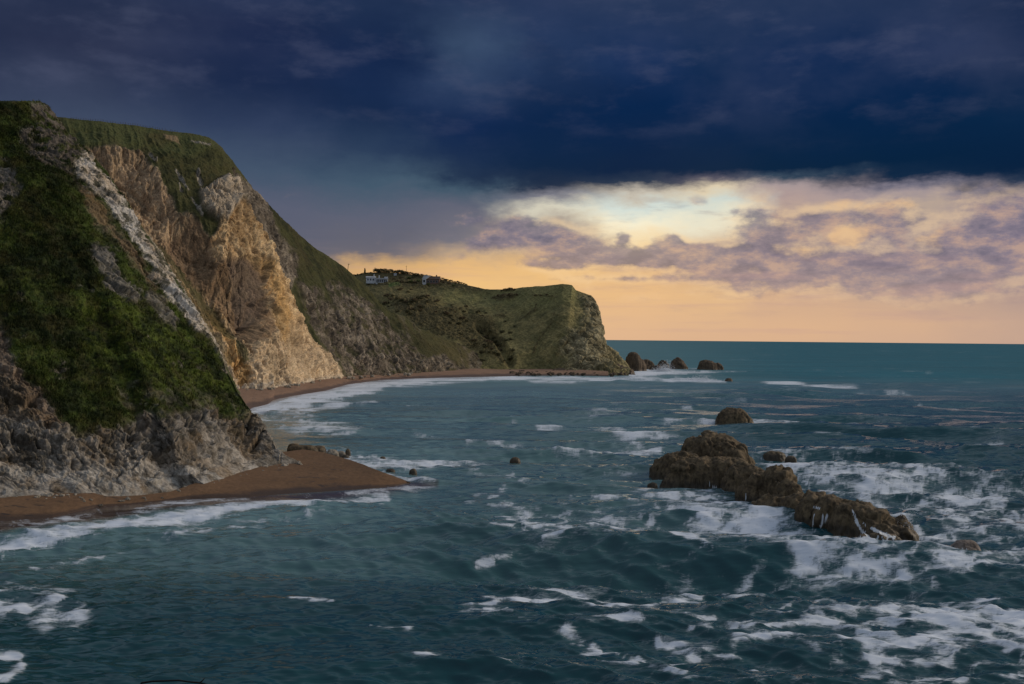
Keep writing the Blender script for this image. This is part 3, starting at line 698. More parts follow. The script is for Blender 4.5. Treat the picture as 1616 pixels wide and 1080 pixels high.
# ------------------------------------------------------------------ sea
def sea():
    stepp = 1.05
    d = np.concatenate([np.arange(700, 60, -stepp), np.geomspace(60, 0.5, 130)[0:]])   # rows: pixels below the horizon
    D = H*F/d
    azm = np.concatenate([np.linspace(-1.5, -.56, 40)[:-1], np.linspace(-.56, .56, 1650), np.linspace(.56, 1.5, 40)[1:]])
    T = np.tan(np.clip(azm, -1.5, 1.5))
    f0 = D[:, None]+0*T[None]
    x = D[:, None]*np.where(np.abs(azm) < .56, np.tan(azm), np.sign(azm)*np.tan(.56)+(azm-np.sign(azm)*.56)*6)[None]
    y = f0
    sp_r = (D*D/(H*F)*stepp)[:, None]+0*x
    pos = np.stack([x, y, 0*x], -1)
    px, py = proj(pos)
    # ---- waves
    z = 0*x; ox = 0*x; oy = 0*x
    r2 = np.random.default_rng(5)
    # calm lagoon on the left, rougher water to seaward
    cove = sst(px+(py-700)*.3, 980, 500)
    near = sst(py, 800, 980)
    amp_mod = lerp(1.0, .55, cove)
    shore = np.ones_like(x)
    for pts, wd in (([(-260, 830), (0, 822), (83, 817), (150, 801), (300, 787), (394, 785), (528, 775), (648, 762), (607, 752), (500, 728), (430, 700), (400, 640), (462, 625), (548, 607), (642, 598), (760, 595), (960, 594)], 22),):
        dd, _ = seg_dist(px, py, pts); shore = sst(dd, 0, wd)
    main = math.radians(-100)          # the swell runs in from the open sea on the right
    gust = 0.6+0.7*sst(fbm(pos/90, 3, seed=795), -.35, .4)
    warp = fbm(pos/35, 3, seed=797)*2.2; x = x.astype(np.float32); y = y.astype(np.float32)
    for i in range(130):
        lam = 1.0*math.exp(r2.uniform(0, 1)**1.05*math.log(60/1.0)); k = 2*math.pi/lam
        th = main+r2.normal()*(.20 if lam > 9 else .42)
        a = 0.0165*lam**.80*r2.uniform(.6, 1.2)*(1.05 if lam > 14 else 1.0)
        ph = r2.uniform(0, 6.28)
        dx, dy = math.cos(th), math.sin(th)
        fade = sst(lam/np.maximum(sp_r*abs(dy)+.35*sp_r*0+D[:, None]*.001, 1e-3), 1.6, 3.4)
        arg = k*(dx*x+dy*y)+ph+warp*min(k*2.2, 1.6)
        s_, c_ = np.sin(arg), np.cos(arg)
        z += a*c_*fade; ox += -a*dx*s_*fade*.45; oy += -a*dy*s_*fade*.45
    land = np.maximum(sst(poly_sd(px, py, [(-300, 822), (0, 818), (83, 813), (150, 797), (300, 784), (394, 782), (442, 777), (528, 772), (600, 767), (640, 762), (600, 754), (556, 744), (480, 728), (300, 700), (-300, 700)]), -6, 4),
                      sst(poly_sd(px, py, [(330, 668), (378, 650), (397, 640), (432, 629), (513, 615), (600, 598), (727, 594), (860, 592), (980, 590), (980, 570), (330, 570)]), -4, 2))
    shore = shore*(1-land)
    z *= amp_mod*shore*gust; ox *= amp_mod*shore*gust; oy *= amp_mod*shore*gust
    # ---- foam density
    dens = 0*x; core = 0*x
    j1 = fbm(pos/18, 4, .6, seed=800); j2 = fbm(pos/6, 4, .6, seed=804)
    pjx, pjy = px+j1*26+j2*8, py+(j1*11+j2*5)*np.clip((py-545)/330, .06, 1.0)
    def poly(pts, v, soft):
        nonlocal dens, core
        if v >= .95: core = np.maximum(core, v*sst(poly_sd(pjx, pjy, pts), -soft, soft*2))
        dens = np.maximum(dens, v*1.02*sst(poly_sd(pjx, pjy*1.0, pts), -soft*2.2, soft*1.5))
    def line(pts, w0, w1, v, wob=1.0):
        nonlocal dens, core
        q, t = seg_dist(lerp(px, pjx, wob*.6), lerp(py, pjy, wob*.6)*1.0, pts)
        w = lerp(w0, w1, t); ends = sst(t, 0, .06)*sst(t, 1, .94) if len(pts) < 9 else 1
        e_ = np.exp(-(q/(w*1.4))**2)*lerp(1, ends, .6); dens = np.maximum(dens, min(v*1.0, 1.0)*e_)
        if v >= .9: core = np.maximum(core, e_*v)
    # foam round the headland toe
    poly([(930, 592), (985, 588), (1010, 584), (1050, 580), (1100, 583), (1140, 588), (1120, 592), (1000, 596)], .95, 2)
    line([(560, 606), (640, 601), (760, 597), (860, 596), (960, 597), (1060, 600), (1140, 604)], 3.5, 3, .95, .3)
    line([(830, 602), (900, 603), (1000, 600), (1080, 604)], 1.6, 1.6, .7, .3)
    line([(1062, 597), (1100, 601), (1148, 603)], 2.8, 1.5, 1, .2)
    line([(1200, 604), (1250, 606), (1290, 611), (1362, 615)], 2.0, 1.8, .95, .2)
    line([(1110, 585), (1180, 586)], 1.2, 1, .7, .2)
    poly([(396, 646), (430, 634), (465, 628), (515, 620), (560, 609), (640, 600), (760, 597), (820, 598), (700, 604), (620, 612), (560, 626), (520, 634), (490, 642), (440, 652), (405, 660)], 1.0, 4)
    poly([(395, 655), (450, 650), (500, 660), (560, 672), (600, 683), (560, 688), (480, 682), (425, 676)], .72, 6)
    line([(640, 641), (662, 640), (684, 641)], 1.5, 1.5, .9, .2)
    line([(648, 684), (680, 688), (730, 691)], 3, 2, .85, .5)
    line([(735, 700), (765, 698)], 2, 1, .7, .3)
    line([(520, 697), (600, 692)], 2, 1, .5, .3)
    poly(z7([(560, 590), (640, 545), (760, 528), (960, 545), (1150, 565), (1400, 578), (1590, 605), (1400, 625), (1200, 640), (1050, 620), (900, 640), (760, 618)]), .93, 5)
    line(z7([(1440, 600), (1616, 605), (1700, 610)]), 3, 2, .5, .4)
    line([(398, 648), (430, 638), (470, 628), (515, 619), (560, 609), (600, 604), (640, 600.5), (700, 598), (760, 597), (830, 596), (900, 597)], 7, 2.6, 1.0, .3)
    line([(420, 660), (470, 648), (530, 640), (600, 636)], 4, 2, .9, .5)
    # streaks across the bay
    for pts, w, v in (([(806, 665), (818, 666)], 1.5, .7), ([(1010, 645), (1070, 650)], 1.5, .7), ([(840, 676), (900, 674), (1000, 680)], 3, .75), ([(1045, 668), (1090, 664), (1132, 671)], 4.5, .9), ([(960, 684), (1010, 690), (1090, 697)], 4, .8), ([(1182, 670), (1230, 672), (1302, 674)], 4, 1.0), ([(866, 713), (930, 717), (1000, 714), (1050, 714)], 5, .95), ([(1185, 668), (1300, 668), (1370, 676)], 3, .5), ([(730, 748), (760, 742)], 2, .4), ([(878, 735), (945, 728)], 2, .4), ([(1430, 588), (1480, 590)], 1, .5), ([(1550, 664), (1590, 664)], 2, .6), ([(1060, 641), (1100, 640), (1140, 643)], 1.2, .5)):
        line(pts, w, w*.7, v, .5)
    # near beach surf
    line([(-200, 880), (0, 858), (93, 843), (186, 829), (278, 816), (371, 806), (483, 794), (557, 786), (610, 780)], 16, 5, 1.0, .25)
    line([(-200, 838), (0, 828), (60, 826), (110, 818), (160, 812)], 6, 3, .85, .3)
    line([(205, 812), (260, 797), (330, 792), (400, 788)], 5, 3, .85, .3)
    line([(540, 778), (585, 774), (640, 769), (692, 770)], 3, 2, 1.0, .15)
    line([(600, 747), (640, 756), (668, 760), (690, 764)], 4, 2, .95, .15)
    line([(0, 884), (40, 876), (70, 868)], 5, 3, .5, .5); line([(46, 893), (80, 880), (130, 872), (170, 870)], 6, 4, .8, .8)
    line([(170, 870), (240, 852), (330, 838), (450, 820), (520, 805)], 9, 5, .5, .9)
    line([(560, 790), (620, 792)], 5, 3, .5, .8)
    line([(230, 884), (300, 890)], 4, 2, .45, .8)
    poly([(-20, 935), (40, 932), (75, 945), (130, 945), (135, 990), (110, 1005), (60, 995), (30, 975), (-20, 975)], .57, 12)
    line([(-10, 1030), (30, 1034), (38, 1050), (10, 1062), (-20, 1066)], 6, 5, .9, .8)
    # around the rock ridge
    poly([(1180, 712), (1240, 706), (1330, 716), (1450, 735), (1640, 775), (1640, 905), (1500, 905), (1440, 845), (1360, 800), (1280, 782), (1235, 750), (1185, 738)], .60, 16)
    poly([(1180, 735), (1250, 728), (1290, 742), (1380, 780), (1460, 830), (1500, 850), (1560, 870), (1480, 880), (1430, 840), (1350, 797), (1270, 775), (1225, 750)], .72, 12)
    poly([(1010, 778), (1150, 778), (1190, 800), (1270, 820), (1320, 845), (1400, 864), (1450, 858), (1500, 885), (1640, 890), (1640, 905), (1400, 900), (1290, 880), (1200, 850), (1130, 830), (1060, 815)], .68, 12)
    poly([(850, 800), (920, 780), (1040, 775), (1170, 800), (1260, 850), (1300, 890), (1200, 885), (1060, 862), (950, 845), (880, 830)], .50, 16)
    line([(1240, 890), (1330, 896), (1420, 902), (1520, 896), (1600, 900)], 12, 8, .78, .8)
    line([(789, 810), (823, 822), (904, 829), (927, 841), (1008, 849), (1064, 866), (1123, 883)], 6, 4, .95, .5)
    poly([(784, 800), (800, 790), (838, 806), (836, 818), (790, 814)], .92, 4)
    line([(767, 785), (790, 775), (812, 765), (830, 761)], 4, 2.5, .75, .8); line([(835, 800), (880, 808), (960, 815)], 3, 3, .7, .8)
    line([(740, 790), (770, 787)], 2, 2, .5, .8)
    line([(870, 795), (940, 790), (1010, 800), (1100, 815)], 5, 4, .62, .9)
    # long thin drifting streaks left behind by the swell
    r4 = np.random.default_rng(8)
    for k in range(150):
        yy = r4.uniform(615, 1075)**1.0; xx = r4.uniform(700, 1616) if r4.random() < .8 else r4.uniform(420, 900)
        if yy < 700 and r4.random() < .4: continue
        L_ = r4.uniform(30, 120)*lerp(.6, 1.5, (yy-600)/480); tl = r4.uniform(-.10, .16)
        line([(xx, yy), (xx+L_*.5, yy+L_*tl*.5+r4.uniform(-2, 2)), (xx+L_, yy+L_*tl)], lerp(1.1, 3.2, (yy-600)/480), lerp(.8, 2, (yy-600)/480), r4.uniform(.5, .88), 1.0)
    # foreground streaks
    line([(774, 963), (798, 948), (841, 959), (897, 959), (949, 976)], 7, 4, .95, .7)
    line([(756, 981), (780, 978), (812, 981)], 4, 3, .9, .7); line([(778, 992), (808, 991)], 3, 3, .8, .5)
    line([(815, 993), (840, 997), (860, 1000)], 4, 3, .85, .8); line([(886, 1003), (910, 1010), (950, 1026)], 6, 4, .85, .9)
    line([(970, 1032), (1000, 1038), (1015, 1046)], 5, 4, .8, .9); line([(1042, 953), (1080, 951), (1115, 958)], 5, 3, .9, .6)
    line([(1030, 1012), (1070, 1022), (1110, 1033)], 6, 5, .75, .9)
    line([(1150, 1020), (1230, 1012), (1320, 1010), (1390, 1023)], 7, 7, .75, .9)
    poly([(1345, 992), (1420, 975), (1480, 962), (1560, 950), (1640, 955), (1640, 1100), (1420, 1100), (1350, 1060), (1280, 1030), (1260, 1010)], .55, 20)
    line([(1365, 985), (1430, 975), (1500, 962), (1560, 953), (1620, 958)], 8, 8, .82, .8)
    poly([(1060, 1040), (1200, 1030), (1300, 1050), (1350, 1100), (1060, 1100)], .36, 25)
    poly([(1120, 930), (1616, 920), (1616, 960), (1300, 985), (1120, 975)], .22, 20)
    poly([(980, 990), (1300, 985), (1340, 1040), (1000, 1060)], .27, 20)
    # open sea whitecaps everywhere
    caps = sst(fbm(pos*np.array([.35, 1, 1])/26, 3, .5, seed=820), .1, .5)
    base = lerp(.24, .10, cove)+caps*.22
    dens = np.maximum(dens, np.where(py < 640, base*.8, base))
    # stringy foam pattern, in metres on the water
    wv = np.stack([fbm(pos/7, 4, .6, seed=830), fbm(pos/7+40, 4, .6, seed=834), 0*x], -1)
    q = pos+wv*5.0
    q[..., 2] = 0
    def pt(st, sc, oc, sd): 
        a = np.stack([(q[..., 0]*.98+q[..., 1]*.2)*st, q[..., 1]*.98-q[..., 0]*.2, 0*x], -1)
        return ridged(a/(5.5*sc), oc, .6, seed=840+sd)+fbm(a/(2.6*sc)+9, oc, .6, seed=850+sd)*.95
    pn, pm_, pf = pt(.36, .62, 5, 0), pt(.22, 1.2, 4, 1), pt(.12, 3.6, 3, 2)
    k1, k2 = sst(sp_r, .9, 2.4), sst(sp_r, 3, 12)
    patt = lerp(lerp(pn, pm_, k1), pf, k2)
    big = fbm(pos/24+3, 3, .5, seed=846)
    patt = patt+big*.55
    sel = (py > 600) & (py < 1080)
    patt = (patt-patt[sel].mean())/patt[sel].std()
    patt = 1/(1+np.exp(-1.5*patt))
    crestf = sst(z, .2, .8)*.10
    foam = sst(dens*1.05+crestf+patt*1.15-1.05, -.15, .75)*sst(dens, .06, .5)
    foam = np.maximum(foam, sst(core+(patt-.5)*.6, .35, 1.0)*.85)
    # long streaming foam threads in the darker water
    thr = ridged(np.stack([(x*.94+y*.34)/26, (y*.94-x*.34)/3.2, 0*x], -1)+wv*.5, 4, .6, seed=860)
    foam = np.maximum(foam, sst(thr, .62, .85)*.22*sst(px, 700, 950)*sst(py, 700, 800))
    def blur(a, ky, kx):
        for ax, k in ((0, ky), (1, kx)):
            pad = [(0, 0), (0, 0)]; pad[ax] = (k//2, k//2); b_ = np.pad(a, pad, 'edge'); c_ = np.cumsum(b_, axis=ax, dtype=np.float64)
            c_ = np.concatenate([np.zeros_like(np.take(c_, [0], ax)), c_], ax); n_ = a.shape[ax]
            a = (np.take(c_, range(k, n_+k), ax)-np.take(c_, range(0, n_), ax))/k
        return a
    foam = foam*.45+blur(blur(foam, 3, 9), 3, 7)*.35+blur(blur(foam, 7, 31), 5, 25)*.26
    # swash: thin sheet of brown water sliding over the sand
    swash = np.maximum(sst(poly_sd(px, py, [(-300, 815), (0, 810), (150, 790), (394, 780), (560, 772), (648, 760), (690, 764), (690, 770), (560, 783), (480, 792), (380, 800), (280, 806), (180, 816), (90, 828), (0, 843), (-300, 860)])+j1*5, -4, 5),
        sst(poly_sd(px, py, [(360, 660), (400, 635), (440, 616), (548, 604), (640, 597), (760, 594), (830, 593), (760, 597), (640, 600), (560, 609), (500, 622), (450, 630), (425, 640), (400, 648)])+j1*3, -2, 2))
    thin = fbm(np.stack([(x*.5-y*.86)/9, (x*.86+y*.5)/1.0, 0*x], -1), 4, .6, seed=870)
    foam = np.where(swash > .3, np.maximum(foam*.8, sst(thin, .0, .5)*.45), foam)
    dk = sst(poly_sd(pjx, pjy, [(-60, 868), (30, 862), (110, 848), (180, 838), (170, 852), (90, 872), (40, 890), (-60, 905)]), -4, 5)
    foam = np.where(dk > .5, np.minimum(foam, sst(thin, -.1, .35)*.5), foam)
    shallow = np.maximum(cove*.80*sst(py, 1000, 780), foam*.4)
    shallow = np.maximum(shallow, .55*sst(px, 1300, 900)*sst(py, 960, 740))
    shallow = np.maximum(shallow, sst(poly_sd(pjx, pjy, [(280, 860), (480, 810), (700, 790), (760, 620), (540, 615), (400, 660), (560, 760), (450, 800)]), -40, 30)*.8)
    pos[..., 0] += ox; pos[..., 1] += oy; pos[..., 2] = z+foam*.05*shore
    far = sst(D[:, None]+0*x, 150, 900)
    m, nt, b = new_mat('sea_water'); p = geo_pos(nt)
    fa = attr(nt, 'foam'); sw = attr(nt, 'swash'); sh = attr(nt, 'shallow'); fr = attr(nt, 'far')
    fn = noise(nt, p, 1.7, 7, .7); fn2 = noise(nt, p, .55, 6, .65, dist=1.2)
    mpf = nt.nodes.new('ShaderNodeMapping'); mpf.inputs['Scale'].default_value = (.24, 1.0, 1); mpf.inputs['Rotation'].default_value = (0, 0, math.radians(-12)); nt.links.new(p, mpf.inputs['Vector'])
    fn3 = noise(nt, mpf.outputs[0], 1.1, 8, .72, dist=.8)
    def web(scale, dist):
        n_ = noise(nt, mpf.outputs[0], scale, 5, .55, dist=dist)
        return ((n_*2.0-1.0)._m('ABSOLUTE'))*-3.4+1.0
    lace = web(.42, 1.0)*.30+web(1.3, .8)*.45+web(3.6, .5)*.40+(fn3-.5)*1.2+.10
    ff = (fa*1.50+lace-1.12).ss(-.20, .90)*(fa*6)._m('MINIMUM', 1)*(fa*.70+.30)._m('MINIMUM', 1)
    mpl = nt.nodes.new('ShaderNodeMapping'); mpl.inputs['Scale'].default_value = (.25, 1.0, 1); nt.links.new(p, mpl.inputs['Vector'])
    lv = noise(nt, mpl.outputs[0], .016, 5, .6)
    caps = noise(nt, mpl.outputs[0], .21, 4, .6).ss(.655, .74)*fr*.6
    ff = ff._m('MAXIMUM', caps)
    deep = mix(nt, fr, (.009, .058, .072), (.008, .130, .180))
    deep = mix(nt, sh, deep, (.150, .265, .275))
    deep = mix(nt, lv.ss(.35, .65)*.5, deep, mix(nt, .5, deep, (.0, .02, .03)))
    body = mix(nt, sw, deep, (.060, .040, .034))
    colr = mix(nt, ff, body, (.68, .74, .82))
    nt.links.new(colr, b.inputs['Base Color'])
    b.inputs['Roughness'].default_value = .9; b.inputs['Specular IOR Level'].default_value = 0.0
    glo = nt.nodes.new('ShaderNodeBsdfGlossy'); glo.inputs['Color'].default_value = (1, 1, 1, 1)
    nt.links.new((fr*.26+.13+sw*.05).s, glo.inputs['Roughness'])
    fre = nt.nodes.new('ShaderNodeFresnel'); fre.inputs['IOR'].default_value = 1.333
    # a rough sea never mirrors fully at grazing angles: its facets tilt towards the eye
    refl = E(nt, fre.outputs[0])._m('MINIMUM', fr*-.69+.80)*(ff*-.92+1.0)
    # ripples too small for the mesh tilt the surface: slopes in metres per metre
    def slope(scale, dx, dy, seed, amp, det=3):
        mp = nt.nodes.new('ShaderNodeMapping'); mp.inputs['Scale'].default_value = (dx, dy, 1); mp.inputs['Location'].default_value = (seed, seed*1.7, 0)
        mp.inputs['Rotation'].default_value = (0, 0, math.radians(-14))
        nt.links.new(p, mp.inputs['Vector'])
        c = noise(nt, mp.outputs[0], scale, det, .6, color=True)
        v = nt.nodes.new('ShaderNodeVectorMath'); v.operation = 'SUBTRACT'; nt.links.new(c, v.inputs[0]); v.inputs[1].default_value = (.5, .5, .5)
        v2 = nt.nodes.new('ShaderNodeVectorMath'); v2.operation = 'MULTIPLY'; nt.links.new(v.outputs[0], v2.inputs[0]); v2.inputs[1].default_value = (amp*.5, amp, 0)
        return v2.outputs[0]
    s1 = slope(1.2, .20, 1.4, 3.0, 1.25, 6); s2_ = slope(.22, .22, 1.4, 11.0, .70, 5)
    va = nt.nodes.new('ShaderNodeVectorMath'); va.operation = 'SCALE'; nt.links.new(s2_, va.inputs[0]); nt.links.new((fr*1.0+.25).s, va.inputs[3])
    vb = nt.nodes.new('ShaderNodeVectorMath'); vb.operation = 'ADD'; nt.links.new(s1, vb.inputs[0]); nt.links.new(va.outputs[0], vb.inputs[1])
    vs = nt.nodes.new('ShaderNodeVectorMath'); vs.operation = 'SCALE'; nt.links.new(vb.outputs[0], vs.inputs[0]); nt.links.new((sw*-.7+1.0).s, vs.inputs[3])
    gn = nt.nodes.new('ShaderNodeNewGeometry')
    vc = nt.nodes.new('ShaderNodeVectorMath'); vc.operation = 'ADD'; nt.links.new(gn.outputs['Normal'], vc.inputs[0]); nt.links.new(vs.outputs[0], vc.inputs[1])
    vn = nt.nodes.new('ShaderNodeVectorMath'); vn.operation = 'NORMALIZE'; nt.links.new(vc.outputs[0], vn.inputs[0])
    nt.links.new(bump(nt, ff, .5, .25, vn.outputs[0]), b.inputs['Normal'])
    nt.links.new(vn.outputs[0], glo.inputs['Normal']); nt.links.new(vn.outputs[0], fre.inputs['Normal'])
    mxs = nt.nodes.new('ShaderNodeMixShader'); nt.links.new(refl.s, mxs.inputs[0]); nt.links.new(b.outputs[0], mxs.inputs[1]); nt.links.new(glo.outputs[0], mxs.inputs[2])
    nt.links.new(mxs.outputs[0], nt.nodes['Material Output'].inputs['Surface'])
    o = mesh_from('sea', pos, grid_faces(*x.shape), m, True, {'foam': foam.ravel(), 'swash': np.clip(swash, 0, 1).ravel(), 'shallow': np.clip(shallow, 0, 1).ravel(), 'far': far.ravel()})
    tag(o, 'choppy teal sea streaked with white foam', 'sea', kind='structure')
sea()

# sea bed: one dark sheet under everything, out to the horizon
mb = simple('sea_bed_sand', (.05, .05, .045), .9, .2)
o = mesh_from('seabed', [(-70000, -3000, -6), (70000, -3000, -6), (70000, 100000, -6), (-70000, 100000, -6)], [(0, 1, 2, 3)], mb, False)
tag(o, 'dark sea floor below the water', 'ground', kind='structure')

# ------------------------------------------------------------------ rocks in the sea
def rock_mat(name, ca, cb, s=1.0):
    m, nt, b = new_mat(name); p = geo_pos(nt)
    n1 = noise(nt, p, 1.1*s, 8, .7); n2 = noise(nt, p, .35*s, 5, .6)
    sp = nt.nodes.new('ShaderNodeSeparateXYZ'); nt.links.new(p, sp.inputs[0]); z = E(nt, sp.outputs[2])
    c = mix(nt, n1.ss(.3, .7), ca, cb)
    c = mix(nt, n2.ss(.45, .7)*.6, c, tuple(np.array(ca)*.5))
    tint = attr(nt, 'streak')
    c = mix(nt, (z+(n2-.5)*1.2).ss(1.3, .3)*.65, c, (.022, .018, .012))
    c = mix(nt, (tint+(n1-.5)*.5*tint).ss(.35, .7), c, (.62, .66, .70))
    nt.links.new(c, b.inputs['Base Color'])
    nt.links.new(((z).ss(2.2, .4)*-.35+.85).s, b.inputs['Roughness'])
    b.inputs['Specular IOR Level'].default_value = .35
    nt.links.new(bump(nt, noise(nt, p, 2.4*s, 8, .75), .8, .10/s), b.inputs['Normal'])
    return m
M_rock = rock_mat('brown_sea_rock', (.040, .029, .017), (.185, .135, .075))
M_rockf = rock_mat('far_sea_rock', (.06, .044, .03), (.15, .108, .068), .5)
M_wet = rock_mat('wet_rock', (.10, .08, .065), (.28, .23, .20), 1.5)
M_pale = rock_mat('pale_boulder', (.20, .17, .12), (.42, .38, .32), 1.2)

def lumps_rock(name, lumps, mat, res, label, group=None, rough=1.0, streaks=None, seed=0, scl=5.0, parent=None):
    """solid rock rising from the sea floor: lumps = (px, py of base centre, height, radius across, radius along view, turn, squareness)"""
    Ls = []
    for (px, py, h, rx, ry, rot, pw) in lumps:
        c = G(np.array(float(px)), np.array(float(py)), 0.0); Ls.append((c[0], c[1], h, rx, ry, math.radians(rot), pw))
    pad = 3.0*rough+max(1.0, .3*max(l[2] for l in Ls))
    x0 = min(l[0]-max(l[3], l[4]) for l in Ls)-pad; x1 = max(l[0]+max(l[3], l[4]) for l in Ls)+pad
    y0 = min(l[1]-max(l[3], l[4]) for l in Ls)-pad; y1 = max(l[1]+max(l[3], l[4]) for l in Ls)+pad
    nx = int((x1-x0)/res)+2; ny = int((y1-y0)/res)+2
    xx, yy = np.meshgrid(np.linspace(x0, x1, nx), np.linspace(y0, y1, ny))
    p0 = np.stack([xx, yy, 0*xx], -1)
    w = np.stack([fbm(p0/scl, 4, .6, seed=900+seed), fbm(p0/scl+20, 4, .6, seed=904+seed)], -1)*scl*.26*rough
    hx, hy = xx+w[..., 0], yy+w[..., 1]
    h = np.full(xx.shape, -3.0)
    for (cx, cy, hh, rx, ry, rot, pw) in Ls:
        c_, s_ = math.cos(rot), math.sin(rot)
        u = ((hx-cx)*c_+(hy-cy)*s_)/rx; v = (-(hx-cx)*s_+(hy-cy)*c_)/ry
        r = np.power(np.abs(u)**2.4+np.abs(v)**2.4, 1/2.4)*1.03
        prof = np.clip(1-np.clip(r, 0, 3)**pw, -1, 1)
        hl = np.where(prof > 0, 1.12*hh*np.power(np.maximum(prof, 0), .55), prof*3.0)
        h = np.maximum(h, hl)
    Wd = np.stack([xx, yy, h], -1)
    N = normals(Wd)
    q = Wd.copy()
    big, cv = crag(q+seed*13.7, scl*1.3, 920+seed, (.75, 0, -.65), 1.9); fine, _ = crag(q+seed*3.1, scl*.36, 930+seed, (.6, 0, -.8), 1.8)
    ver = ridged(q*np.array([1, 1, .16])/(scl*.42), 5, .55, seed=940+seed)
    amp = np.clip((h+2.5)/3.0, 0, 1)*rough
    dd = (big*.66+fine*.15+(ver-.25)*.62+.04)*scl*.22*amp
    Wd = Wd+N*dd[..., None]
    st = np.zeros(xx.shape)
    if streaks:
        sx, sy = proj(Wd)
        for pts, wd in streaks:
            qd, t = seg_dist(sx+fine*2, sy, pts); st = np.maximum(st, sst(wd-qd, -.8, .8))
    f = grid_faces(ny, nx)
    keep = (Wd[..., 2].ravel()[f].max(1) > -2.2)
    f = f[keep]
    lab = np.arange(Wd.shape[0]*Wd.shape[1])
    for _ in range(4000):
        m_ = lab[f].min(1); l2 = lab.copy(); np.minimum.at(l2, f.ravel(), np.repeat(m_, 4)); l2 = l2[l2]; l2 = l2[l2]
        if (l2 == lab).all(): break
        lab = l2
    fl = lab[f[:, 0]]; ids, cnt = np.unique(fl, return_counts=True); f = f[fl == ids[cnt.argmax()]]
    used, inv = np.unique(f, return_inverse=True)
    V = Wd.reshape(-1, 3)[used]; c0 = V.mean(0); c0[2] = 0
    o = mesh_from(name, V-c0, inv.reshape(f.shape), mat, True, {'streak': st.ravel()[used]})
    o.location = c0
    tag(o, label, 'rock', group)
    return o

lumps_rock('rock_ridge', [
    (1132, 747, 7.5, 5.8, 6.6, 0, 5), (1111, 745, 6.6, 4.8, 6, 10, 5), (1152, 748, 6.4, 3.8, 6.6, 0, 5), (1168, 744, 3.4, 3.6, 5, 0, 2.5),
    (1074, 752, 4.6, 5.2, 5.5, 0, 3), (1056, 750, 3.6, 3.8, 4.5, 0, 2.4), (1108, 764, 4.6, 6.5, 4.5, 0, 3), (1092, 765, 3.6, 6, 3.0, 0, 2.5),
    (1148, 766, 4.9, 6.5, 4.5, -20, 3), (1182, 778, 4.7, 6, 4.2, -30, 3), (1206, 790, 4.7, 5, 4.2, -30, 3),
    (1230, 796, 5.9, 3.2, 3.8, 0, 4), (1245, 803, 4.4, 2.8, 3.6, 0, 3), (1262, 812, 2.8, 3.6, 3.4, -30, 3), (1226, 806, 2.6, 4.8, 2.6, 0, 2.4),
    (1290, 822, 3.9, 3.6, 3.6, -20, 3), (1318, 826, 3.9, 4.2, 4.0, -15, 3), (1348, 834, 3.6, 4.2, 3.9, -15, 3), (1376, 841, 2.7, 3.8, 3.2, -20, 2.4), (1400, 847, 1.9, 3.6, 2.8, -20, 2.2), (1418, 840, 1.9, 1.9, 1.6, 0, 2.5), (1390, 855, 1.3, 3.4, 1.4, 0, 2.4),
    (1434, 851, 1.2, 1.5, 1.0, 0, 2.2)],
    M_rock, .16, 'long jagged brown rock ridge breaking the surf on the right', seed=1,
    streaks=[([(1285, 812), (1283, 830)], 1.74), ([(1301, 808), (1297, 822), (1294, 838)], 1.45), ([(1308, 806), (1303, 822)], 1.16), ([(1350, 818), (1358, 834), (1370, 848)], 2.03), ([(1356, 848), (1372, 850)], 2.03), ([(1376, 834), (1392, 842), (1410, 848)], 2.32), ([(1384, 846), (1381, 857)], 1.45), ([(1392, 848), (1389, 858)], 1.30), ([(1401, 848), (1398, 858)], 1.30), ([(1409, 849), (1406, 857)], 1.16), ([(1178, 780), (1176, 788)], 1.16), ([(1236, 802), (1238, 812)], 1.74), ([(1120, 764), (1128, 774)], 2.32), ([(1283, 801), (1291, 802)], 1.45), ([(1345, 806), (1349, 816)], 1.16), ([(1360, 824), (1366, 830)], 1.16)], rough=.8, scl=5.0)
lumps_rock('sea_rock', [(1156, 672, 5.4, 5.8, 5, 0, 3.0), (1148, 671, 4.2, 4.5, 4, 0, 3), (1168, 672, 3.2, 4.5, 4, 0, 2.4)], M_rock, .22, 'domed brown rock standing alone beyond the jagged ridge', seed=2, rough=.6)
lumps_rock('sea_rock', [(1117, 584, 9.5, 11.5, 8, 0, 2.2), (1129, 584, 7.0, 8, 8, 0, 2.2)], M_rockf, .5, 'low rounded dark rock, seaward end of the line off the headland', 'rocks off the headland', seed=3, rough=.75, scl=8)
lumps_rock('sea_rock', [(1069, 583, 10.5, 9, 7, 0, 1.3), (1076, 583, 5, 6, 6, 0, 1.6)], M_rockf, .5, 'pointed dark rock second from the seaward end of the line off the headland', 'rocks off the headland', seed=4, rough=.75, scl=8)
lumps_rock('sea_rock', [(1046, 581, 8.0, 7, 6, 0, 1.7), (1053, 582, 4.5, 5, 5, 0, 2)], M_rockf, .5, 'small dark rock behind white spray left of the pointed rock', 'rocks off the headland', seed=5, rough=.75, scl=8)
lumps_rock('sea_rock', [(1035, 584, 4.5, 6, 5, 0, 2.6)], M_rockf, .5, 'lowest dark rock in front of the spray off the headland', 'rocks off the headland', seed=6, rough=.75, scl=8)
lumps_rock('sea_rock', [(1020, 583, 9.0, 10, 7, 0, 1.8), (1030, 584, 5.5, 7, 6, 0, 1.8)], M_rockf, .5, 'dark rock beside the tallest block off the headland toe', 'rocks off the headland', seed=7, rough=.75, scl=8)
lumps_rock('sea_rock', [(999, 585, 16.0, 10, 9, 0, 2.4), (1008, 585, 11, 8, 8, 0, 2), (989, 588, 9, 10, 8, 0, 2), (1018, 587, 3.5, 9, 5, 0, 2)], M_rockf, .5, 'tallest brown block of rock at the headland toe', 'rocks off the headland', seed=8, rough=.5, scl=9)
